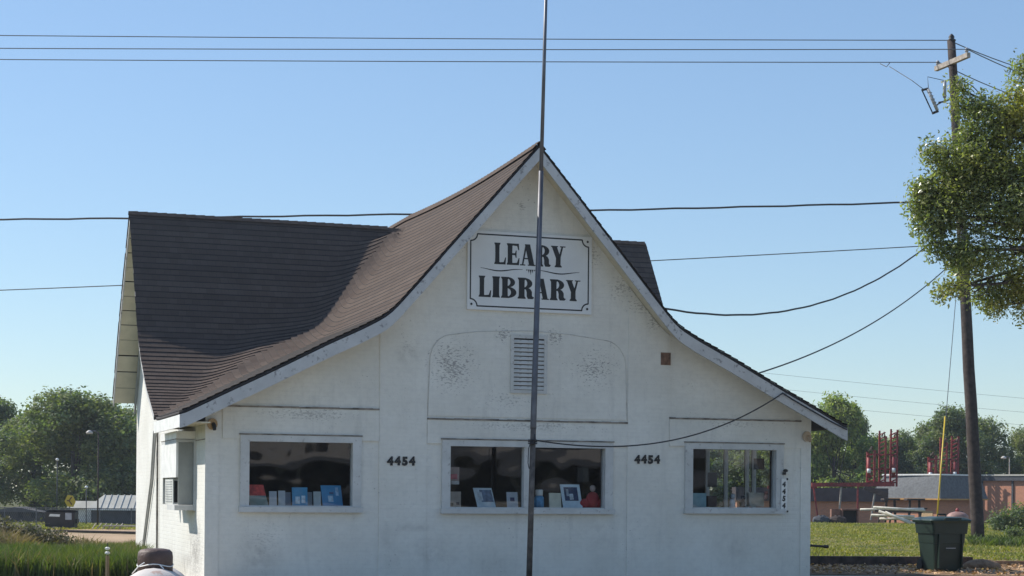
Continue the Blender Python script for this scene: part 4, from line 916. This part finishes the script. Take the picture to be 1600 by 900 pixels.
LC = leaf_mat('far_leaf_blue', (.105, .145, .100), (.170, .210, .135), .38, .7)
protos = [proto(11, 9, 3.6, 32000, LA), proto(12, 9, 4.2, 36000, LA, .2), proto(13, 8, 3.4, 32000, LB, .15), proto(14, 9, 3.2, 32000, LC, .15)]
used = set()
def put(k, x, y, h, label, rz, wf=1.):
    if k in used: o = copy_tree(protos[k])
    else: o = protos[k]; used.add(k)
    hh = (9, 9, 8, 9)[k]; s = h / hh; o.location = (x, y, float(terrain(x, y)) - .1); o.scale = (s * wf, s * wf, s); o.rotation_euler = (0, 0, rz); o['label'] = label; o['group'] = 'trees behind the library'
TL = [ # left side
 (1, -30.6, 118, 9.1, 'tallest rounded tree on the left behind the dark dumpster', 0, 1.25), (0, -27.2, 121, 7.9, 'dark green tree right of the tallest left tree', 1, 1.0), (1, -35.0, 124, 8.0, 'tree at the left edge of the photo', 2, 1.1),
 (3, -23.3, 132, 8.4, 'bluish tree between the dark tree and the library wall', 3, .8), (0, -39, 128, 8.8, 'tree just outside the left edge', 4, 1.1), (3, -26.5, 140, 7.0, 'bluish tree far behind the pale roofed shed', 5, 1.0),
 (0, -31, 140, 7.6, 'dark tree behind the tallest left tree', 1.4, 1.2), (3, -36, 145, 9.8, 'bluish tree in the second row at the far left', 2.2, 1.2), (0, -22, 124, 6.0, 'low dark tree closest to the library left wall', 2.9, .9), (1, -18, 130, 7, 'tree hidden behind the library left wall', 0.7, 1),
 # right side
 (2, 25.2, 133, 10.2, 'bright green tree rising behind the first red machine', .5, .8), (2, 21.9, 136, 8.6, 'bright tree just past the right end of the eave', 1.5, .9), (2, 18.4, 137, 7.2, 'bright tree behind the right corner of the library', 2.5, 1),
 (0, 28.0, 138, 8.8, 'dark tree right of the bright tree behind the red machine', 3.5, .7), (3, 29.8, 140, 7.4, 'low bluish tree in the dip between the machines', .2, 1.1), (3, 33.2, 140, 8.6, 'bluish tree behind the second red machine', 1.2, .9),
 (0, 36.0, 138, 9.6, 'dark tree left of the utility pole', 2.2, .85), (1, 38.5, 140, 9.0, 'dark tree right of the utility pole', 3.2, .9), (0, 43, 142, 8.3, 'dark tree at the right edge of the photo', 4.2, 1), (2, 47.5, 140, 8.5, 'tree just outside the right edge', 5.2, 1),
 (3, 27, 150, 8.6, 'bluish tree far behind the red machines', .9, 1.5), (3, 36, 152, 8.2, 'bluish tree far behind the utility pole', 1.9, 1.5), (3, 13.5, 112, 6.5, 'bright tree seen through the right window', .3, 1.1), (3, 16.2, 110, 5.8, 'green tree seen at the edge of the right window', 1.3, 1.1), (2, 33.0, 144, 6.2, 'low bright tree above the dark mansard roof', 2.7, 1.1), (0, 46, 144, 7, 'low dark tree above the long brick wall', 1.7, 1.1)]
for a in TL: put(*a)

def bush(name, label, x, y, blobs, n, size, m, seed):
    rg = np.random.default_rng(seed); t = thing(name, label, 'bush', (x, y, float(terrain(x, y))))
    leaves('foliage', blobs, n, size, m, t, rg, .5, 4); mb = MB()
    for b_ in blobs: limb(mb, (0, 0, -.05), b_[:3], .03, .01, .05, rg, 4, 5)
    mb.build('stems', BARK, t)
bush('bush', 'brownish grey bush at the left edge above the tall grass', -12.6, 41.5, [(0, 0, .45, .55), (.7, .2, .35, .5), (-.8, 0, .4, .6), (1.4, .1, .25, .4), (-1.6, .2, .4, .6)], 9000, .05, leaf_mat('brown_bush_leaf', (.08, .075, .055), (.13, .13, .09), .2, .7), 21)
bush('bush', 'second low grey bush right of the brownish one', -11.6, 42.5, [(0, 0, .25, .35), (.4, .2, .15, .25), (-.5, .1, .25, .4)], 3000, .05, leaf_mat('grey_bush_leaf', (.07, .08, .05), (.12, .14, .08), .2, .7), 22)
bush('bush', 'dark green bush in front of the long brick wall', 22.4, 75, [(0, 0, .6, .7), (.9, 0, .5, .65), (-.8, 0, .4, .5), (1.8, .1, .6, .6)], 6000, .07, LA, 23)
bush('bush', 'small weed bush on the lawn right of the utility pole', 18.3, 62, [(0, 0, .2, .25), (.25, 0, .15, .2)], 1200, .05, LA, 24)

# ------------------------------------------------------------------ far things, left
def zt(x, y): return float(terrain(x, y))
dm = thing('dumpster', 'black steel dumpster with a white label on the dirt yard', 'dumpster', (-26.0, 98, zt(-26, 98)), .06)
mb = MB(); mb.add([(-.85, -.5, .1), (.80, -.5, .1), (.80, .5, .1), (-.85, .5, .1), (-.80, -.62, 1.0), (.86, -.62, .95), (.86, .5, 1.05), (-.80, .5, 1.1)], [(0, 3, 2, 1), (4, 5, 6, 7), (0, 1, 5, 4), (1, 2, 6, 5), (2, 3, 7, 6), (3, 0, 4, 7)]); mb.build('body', mat('black_steel', (.014, .016, .022), .5), dm)
mb = MB(); mb.box(-.9, -.82, -.3, .3, .35, .6); mb.box(.83, .92, -.3, .3, .35, .6); mb.build('lift_pocket', M['black'], dm)
mb = MB(); mb.box(-.86, .9, -.66, .55, 1.08, 1.13); mb.build('lid', M['black'], dm)
mb = MB(); mb.add([(-.62, -.60, .74), (.0, -.60, .72), (.02, -.605, .86), (-.55, -.605, .88)], [(0, 1, 2, 3)]); mb.build('label_plate', M['white'], dm)
mb = MB(); mb.box(.32, .68, -.63, -.61, .55, .95); mb.build('side_plate', M['porcelain'], dm)
tr = thing('warning_sign', 'yellow sign with a dark bent arrow behind the black dumpster', 'sign', (-26.6, 102, zt(-26, 102)), .15)
mb = MB(); mb.tube([(0, .03, 0), (0, .03, 1.6)], .04, 6); mb.build('post', M['grey_metal'], tr)
mb = MB(); mb.prism_y([(-.30, 1.55), (-.12, 1.22), (.22, 1.20), (.36, 1.52), (.20, 1.88), (-.12, 1.92)], -.02, .01); mb.build('panel', M['yellow'], tr)
mb = MB(); mb.bar((.12, -.026, 1.80), (-.04, -.026, 1.56), .02, .07); mb.bar((-.04, -.030, 1.60), (.14, -.030, 1.34), .02, .07); mb.bar((-.16, -.034, 1.58), (.0, -.034, 1.58), .02, .07); mb.build('arrow', mat('brown_sign_mark', (.12, .05, .01), .6), tr)
sd = thing('shed', 'long dark shed with a pale ribbed tin roof beside the library wall', 'building', (-24.6, 111, zt(-24, 111)), .05)
mb = MB(); mb.box(-2.6, 4.5, -1.5, 1.5, 0, 1.05); mb.build('wall', M['shed_dark'], sd)
mb = MB(); mb.add([(-2.9, -1.8, 1.02), (4.8, -1.8, 1.02), (4.8, 0, 1.95), (-2.1, 0, 1.95), (-2.9, 1.8, 1.02), (4.8, 1.8, 1.02)], [(0, 1, 2, 3), (3, 2, 5, 4), (0, 3, 4)]); rf = mb.build('tin_roof', M['tin'], sd)
mb = MB()
for k in range(16): xx = -2.0 + k * .42; mb.bar((xx, -1.8, 1.05), (xx, 0, 1.98), .05, .04)
mb.build('roof_ribs', mat('rib_shade', (.44, .43, .40), .6), rf)
mb = MB(); mb.box(-2.9, 4.8, -1.84, -1.81, .98, 1.06); mb.build('eave_trim', M['white'], sd)
s2 = thing('shed', 'small white shed roof left of the long tin roofed shed', 'building', (-28.0, 112, zt(-28, 112)), .1)
mb = MB(); mb.box(-1.0, 1.1, -.9, .9, 0, 1.05); mb.build('wall', M['white'], s2)
mb = MB(); mb.add([(-1.2, -1.1, 1.0), (1.3, -1.1, 1.0), (1.3, 0, 1.5), (-1.2, 0, 1.5), (-1.2, 1.1, 1.0), (1.3, 1.1, 1.0)], [(0, 1, 2, 3), (3, 2, 5, 4)]); mb.build('roof', M['tin'], s2)
h1 = thing('house', 'dim low house under the trees at the far left', 'building', (-33.0, 114, zt(-33, 114)), -.1); h1.scale = (.6, .6, .62)
mb = MB(); mb.box(-3, 3, -1.5, 1.5, 0, 1.25); mb.build('wall', mat('dim_brown_siding', (.05, .045, .045), .8), h1)
mb = MB(); mb.prism_y([(-3.3, 1.2), (3.3, 1.2), (0, 1.75)], -1.8, 1.8); mb.build('roof', mat('dim_roof', (.10, .10, .11), .8), h1)
for k in (-1.8, .3, 1.8):
    mb = MB(); mb.box(k, k + .6, -1.53, -1.5, .6, 1.2); mb.build('window', M['dark'], h1)
fn = thing('chain_link_fence', 'grey chain link fence along the far side of the dirt yard', 'fence', (-30, 107, zt(-30, 107)))
mb = MB(); mb.tube([(-14, 0, 1.1), (10, 0, 1.1)], .025, 5); mb.build('top_rail', M['grey_metal'], fn)
for k in range(13):
    mb = MB(); mb.tube([(-14 + 2 * k, 0, 0), (-14 + 2 * k, 0, 1.15)], .035, 6); mb.build('post', M['grey_metal'], fn)
mb = MB()
for k in range(200):
    xx = -14 + k * .12; 
    for q in (-1, 1): mb.quad((xx, .01 * q, 0), (xx + .014, .01 * q, 0), (xx + .014 + q * .5, .01 * q, 1.08), (xx + q * .5, .01 * q, 1.08))
mb.build('wire_mesh', M['grey_metal'], fn, kind='stuff')
def street_lamp(x, y, h, label, m, lean=0, small=False):
    t = thing('street_lamp', label, 'street lamp', (x, y, zt(x, y)), 0, 'street lamps in the background')
    mb = MB(); mb.tube([(0, 0, 0), (lean, 0, h)], [.055, .04] if not small else .03, 8); mb.build('post', m, t, True)
    if small:
        mb = MB(); mb.lathe([(.02, 0), (.10, .05), (.11, .12), (.03, .19)], 10, (0, 0, h)); mb.build('lamp_globe', M['white'], t, True); return
    mb = MB(); mb.tube([(lean, 0, h - .05), (lean - .2, -.1, h + .08), (lean - .45, -.15, h + .08)], .035, 6); mb.build('arm', M['grey_metal'], t)
    mb = MB(); mb.lathe([(.20, -.16), (.22, -.05), (.10, .04), (.03, .07)], 10, (lean - .5, -.15, h + .05)); mb.build('lamp_head', mat('lamp_head_tan', (.45, .42, .38), .5), t, True)
street_lamp(-24.9, 102, 5.7, 'tall street lamp in front of the trees on the left', M['wood_pole'])
street_lamp(-26.6, 106, 2.3, 'short lamp post with white globe right of the dumpster', M['shed_dark'], 0, True)
street_lamp(38.7, 132, 5.6, 'thin lamp post near the right edge above the brick wall', M['wood_arm'])
street_lamp(-27.9, 104, 4.0, 'lamp post with white globe left of the dumpster', M['shed_dark'], 0, True)
wp = thing('lumber_pile', 'pale boards leaning on a low pallet beside the library wall', 'lumber', (-22.6, 95, zt(-22.6, 95)))
for k in range(6):
    mb = MB(); mb.bar((-.9 + k * .3, 0, .05), (-.7 + k * .3, .1, .38), .10, .04); mb.build('board', M['wood_arm'], wp)
mb = MB(); mb.box(-.3, 1.5, -.1, .5, .2, .26); mb.build('board', M['wood_arm'], wp)
mb = MB(); mb.tube([(-24.5, 76, zt(-28, 76) + .04), (-20, 76.4, zt(-24, 76) + .07), (-15, 76, zt(-17, 76) + .04)], .06, 7); tag(mb.build('fallen_log', M['wood_pole']), 'long thin fallen log lying across the dirt yard', 'log')

# ------------------------------------------------------------------ far things, right
BR = mat('orange_brick', (.30, .125, .075), .85, .2, 4)
def brickm(name, c1, c2):
    m = bpy.data.materials.new(name); m.use_nodes = True; n = m.node_tree.nodes; l = m.node_tree.links; p = n['Principled BSDF']; p.inputs['Roughness'].default_value = .85
    tc = n.new('ShaderNodeTexCoord'); sp = n.new('ShaderNodeSeparateXYZ'); l.new(tc.outputs['Object'], sp.inputs[0]); cb = n.new('ShaderNodeCombineXYZ'); l.new(mathn(n, l, 'ADD', sp.outputs[0], sp.outputs[1]), cb.inputs[0]); l.new(sp.outputs[2], cb.inputs[1])
    b = n.new('ShaderNodeTexBrick'); l.new(cb.outputs[0], b.inputs[0]); b.inputs['Scale'].default_value = 1; b.inputs['Brick Width'].default_value = .22; b.inputs['Row Height'].default_value = .075; b.inputs['Mortar Size'].default_value = .008
    b.inputs['Color1'].default_value = (*c1, 1); b.inputs['Color2'].default_value = (*c2, 1); b.inputs['Mortar'].default_value = (.3, .25, .2, 1); l.new(b.outputs[0], p.inputs['Base Color']); return m
BR = brickm('orange_brick_courses', (.60, .235, .125), (.50, .195, .11))
bb = thing('brick_building', 'small orange brick building with a dark grey mansard roof', 'building', (29.2, 116, -1.0), math.radians(-52))
mb = MB(); mb.box(-5.0, 0, 0, 4.2, 0, 2.35); mb.build('wall', BR, bb)
MS = mat('grey_mansard_shingle', (.11, .115, .12), .8, .2, 6)
mb = MB(); mb.add([(-5.8, -.5, 2.35), (.5, -.5, 2.35), (.5, 4.8, 2.35), (-5.8, 4.8, 2.35), (-5.0, .3, 3.98), (.05, .1, 3.98), (.05, 4.4, 3.98), (-5.0, 4.4, 3.98)], [(0, 1, 5, 4), (1, 2, 6, 5), (2, 3, 7, 6), (3, 0, 4, 7), (4, 5, 6, 7), (0, 3, 2, 1)]); mr_ = mb.build('mansard_roof', MS, bb)
mb = MB(); mb.box(-5.02, .1, .06, .14, 3.96, 4.06); mb.box(.03, .11, .14, 4.4, 3.96, 4.06); mb.build('parapet_cap', M['white'], mr_)
mb = MB(); mb.box(-5.82, .54, -.54, -.5, 2.27, 2.37); mb.box(.5, .54, -.5, 4.8, 2.27, 2.37); mb.build('eave_trim', mat('orange_trim', (.50, .26, .08), .6), mr_)
for k in range(3):
    mb = MB(); mb.box(-4.8 + k * 1.6, -3.7 + k * 1.6, -.03, .0, .9, 1.0 + .5 * (k == 2)); mb.build('wall_board', mat('tan_board', (.50, .34, .18), .6), bb)
mb = MB(); mb.box(0, .03, 1.5, 2.6, .2, 1.5); mb.build('window', M['dark'], bb)
lb = thing('brick_building', 'long low orange brick building right of the utility pole', 'building', (34.8, 126, -1.0), math.radians(-50))
mb = MB(); mb.box(0, 16, 0, 8, 0, 3.7); mb.build('wall', BR, lb)
mb = MB(); mb.box(-.15, 16.2, -.2, 8, 3.7, 4.05); mb.build('roof_edge', M['shed_dark'], lb)
mb = MB(); mb.box(-.2, 16.3, -.25, 8, 4.05, 4.17); mb.build('parapet_cap', M['tin'], lb)
for k in range(6):
    mb = MB(); mb.box(.1 + k * 2.6, .24 + k * 2.6, -.08, 0, 0, 3.7); mb.build('downpipe', M['shed_dark'], lb)
db = thing('brick_building', 'low dark brick building under the red beam behind the eave', 'building', (18.2, 107, -1.0), 0)
mb = MB(); mb.box(-4, 5.4, 0, 3, 0, 2.15); mb.build('wall', BR, db)
mb = MB(); mb.box(-4.1, 5.5, -.2, 3, 2.15, 3.0); mb.build('upper_wall', mat('dark_purple_siding', (.085, .065, .07), .8), db)

def machine(x, label, tall_left, y=103):
    z_ = 0
    t = thing('farm_machine', label, 'machine', (x, y, -.35), 0, 'red farm machines with raised lattice frames')
    h = 5.95
    for k, (px, hh) in enumerate(((0.05, 4.55), (.40, 4.65), (.78, 5.85), (1.05, 5.5), (1.45, h), (1.75, 5.9))):
        mb = MB(); mb.bar((px, 0 if k % 2 else .4, 2.45), (px + (.03 if k > 2 else 0), 0 if k % 2 else .4, hh), .13 if k < 2 else .10, .11); mb.build('upright', M['red'], t)
    mb = MB()
    for i in range(12):
        z0_ = 2.75 + i * .26; mb.bar((.78, .2, z0_), (1.05, 0, z0_ + .12), .06, .06)
        mb.bar((1.45, 0, z0_), (1.78, .2, z0_ + .14), .07, .07)
        if z0_ < 4.5: mb.bar((.05, .2, z0_), (.4, 0, z0_ + .1), .05, .05)
    for zz_ in (2.7, 3.5, 4.4): mb.bar((0, .2, zz_), (1.8, .2, zz_), .09, .09)
    mb.build('lattice', M['red'], t, kind='stuff')
    for px, z0_, hh in ((.02, 3.3, .9), (1.52, 3.35, 1.0)):
        mb = MB(); mb.tube([(px, -.15, z0_ - .35), (px, -.15, z0_ + .9)], .12, 8); mb.build('cylinder', M['red'], t, True)
        mb = MB(); mb.tube([(px, -.18, z0_ - .05), (px, -.18, z0_ + .22)], .11, 8); mb.build('cylinder_end', M['white'], t, True)
    for q in range(3):
        mb = MB(); mb.tube([(.1 + q * .75, .1, 4.6 + (.9 if q else 0)), (.2 + q * .75, -.1, 4.85 + (.9 if q else 0)), (.32 + q * .72, .1, 4.6 + (.9 if q else 0))], .05, 6); mb.build('hook', M['rust'], t)
    return t
m1 = machine(21.6, 'first red farm machine with raised lattice frame left of the mansard', True)
mb = MB(); mb.bar((-3.4, 0, 2.52), (1.6, 0, 2.58), .22, .24); mb.bar((-6.0, .5, 2.35), (-3.0, .5, 2.38), .16, .18); mb.build('boom', M['red'], m1)
for k, (x0, x1) in enumerate(((-4.0, -3.9), (-3.3, -3.0), (-1.6, -1.75), (-.6, -.6), (.5, .2))):
    mb = MB(); mb.bar((x0, 0, 2.5), (x1, 0, .4), .09, .09); mb.build('support_leg', M['red'] if k % 2 else M['wood_arm'], m1)
mb = MB(); mb.bar((-.2, 0, 2.4), (1.2, 0, 1.9), .2, .3); mb.build('gusset', M['rust'], m1)
m2 = machine(31.0, 'second red farm machine with raised lattice frame above the mansard', False, 126); m2.scale = (1.2, 1.2, 1.13); m2.location.z = -.7
mb = MB(); mb.box(-.2, 2.0, -.1, .5, .4, 2.5); mb.build('chassis', M['red'], m2)

def rack(x, label, w_):
    t = thing('wooden_rack', label, 'rack', (x, 95, 0), 0, 'dark wooden racks in front of the brick building')
    mb = MB(); mb.box(-w_ / 2, w_ / 2, -.4, .4, 1.30, 1.40); mb.build('top', M['wood_pole'], t)
    for px in (-w_ * .32, w_ * .32):
        mb = MB(); mb.bar((px, 0, 0), (px * .8, 0, 1.3), .12, .12); mb.build('leg', M['wood_pole'], t)
    mb = MB(); mb.box(-w_ / 2 + .1, w_ / 2 + .15, -.3, .3, .80, .88); mb.build('shelf', M['wood_pole'], t)
rack(21.2, 'left dark wooden rack behind the white pipes', .9); rack(22.55, 'right dark wooden rack behind the white pipes', 1.0)
PG = 'white plastic pipes piled on the lawn'
for i, (a, b2) in enumerate((((18.9, 92, .78), (22.4, 92.2, .84)), ((19.5, 91.5, .92), (22.3, 91.5, .76)), ((19.3, 91, .50), (21.6, 91, .44)), ((19.6, 90.6, .72), (21.6, 90.4, .04)), ((19.9, 90.4, .68), (21.2, 90.2, .06)), ((19.8, 91.3, .3), (22.0, 91.1, .34)))):
    mb = MB(); mb.tube([a, b2], .07, 7)
    tag(mb.build('white_pipe', M['pale_pipe'], None, True), ['long white pipe along the top of the pile', 'slightly tilted white pipe on top of the pile', 'short white pipe in the middle of the pile', 'long white pipe slanting down to the grass', 'shorter white pipe slanting beside the long one', 'low white pipe under the pile'][i], 'pipe', PG)
tb = thing('saw_trestle', 'dark trestle holding up the white pipes', 'trestle', (21.0, 91.6, 0))
for px in (-1.2, -.6, 1.0, .4):
    mb = MB(); mb.bar((px, 0, 0), (px + .1, 0, .74), .09, .09); mb.build('leg', M['wood_pole'], tb)
mb = MB(); mb.bar((-1.4, 0, .72), (1.2, 0, .7), .12, .1); mb.build('rail', M['wood_pole'], tb)
cr = thing('crate', 'dark open crate with rusty sides left of the white pipes', 'crate', (18.3, 92, 0))
mb = MB(); mb.box(-.45, -.38, -.3, .3, 0, .82); mb.box(.38, .45, -.3, .3, 0, .82); mb.box(-.38, .38, -.3, .3, .74, .82); mb.box(-.38, .38, .2, .3, 0, .74); mb.box(-1.0, -.5, -.2, .2, 0, .8); mb.build('frame', mat('rusty_crate', (.20, .10, .07), .8, .3, 5), cr)
mb = MB(); mb.box(-.37, .37, .0, .05, .02, .73); mb.build('inside', M['dark'], cr)
tk = thing('round_tank', 'dull pink round tank left of the utility pole', 'tank', (24.7, 94, 0))
mb = MB(); blob(mb, (0, 0, .35), (.62, .5, .36), 16); mb.build('shell', mat('pink_grey_tank', (.30, .17, .14), .6, .2, 4), tk, True)
mb = MB(); mb.lathe([(.1, .65), (.12, .80), (.05, .9)], 8); mb.build('cap', M['red'], tk)
for i, (x, lab) in enumerate(((16.6, 'dark grey boulder at the right corner of the library'), (17.5, 'brown stump beside the dark grey boulder'))):
    mb = MB(); blob(mb, (0, 0, .18), (.5, .35, .28), 10)
    for j, v_ in enumerate(mb.v): mb.v[j] = (v_[0] + .04 * math.sin(j * 3.1), v_[1], v_[2] + .04 * math.sin(j * 1.7))
    o = mb.build('boulder' if i == 0 else 'tree_stump', M['shed_dark'] if i == 0 else M['wood_pole'], None); o.location = (x, 91, 0); tag(o, lab, 'rock' if i == 0 else 'stump')
for o in bpy.data.objects:
    for k in ('_w', '_h', '_lean', '_tilt'):
        if k in o: del o[k]

# ------------------------------------------------------------------ unseen store added across the street to darken the reflections in the panes
bs = thing('reflection_store', 'unseen brick store with a dark awning added behind the camera for the window reflections', 'building', (40, -22, 0), math.radians(37))
mb = MB(); mb.box(-26, 26, -10, 0, 0, 8.5); mb.build('wall', brickm('brown_brick', (.34, .33, .33), (.28, .27, .275)), bs)
mb = MB(); mb.add([(-22, 0, 3.9), (20, 0, 3.9), (20, 2.2, 3.0), (-22, 2.2, 3.0), (-22, 0, 3.8), (20, 0, 3.8), (20, 2.2, 2.7), (-22, 2.2, 2.7)], [(0, 1, 2, 3), (7, 6, 5, 4), (3, 2, 6, 7)]); mb.build('awning', M['shed_dark'], bs)
for k in range(9):
    mb = MB(); mb.box(-20 + k * 4.4, -17.2 + k * 4.4, .01, .06, .5, 2.7); mb.build('window', M['dark'], bs)
    mb = MB(); mb.box(-20 + k * 4.4, -18.4 + k * 4.4, .01, .06, 5, 6.8); mb.build('window', M['dark'], bs)

hz = MB(); hz.box(-802, 802, -402, 902, -2.7, 34)
hm = bpy.data.materials.new('thin_air_haze'); hm.use_nodes = True; hn = hm.node_tree.nodes; hn.remove(hn['Principled BSDF'])
pv = hn.new('ShaderNodeVolumePrincipled'); pv.inputs['Color'].default_value = (.80, .88, 1, 1); pv.inputs['Density'].default_value = .00032; pv.inputs['Anisotropy'].default_value = .2
hm.node_tree.links.new(pv.outputs[0], hn['Material Output'].inputs['Volume'])
hz.build('haze', hm, None, kind='stuff')
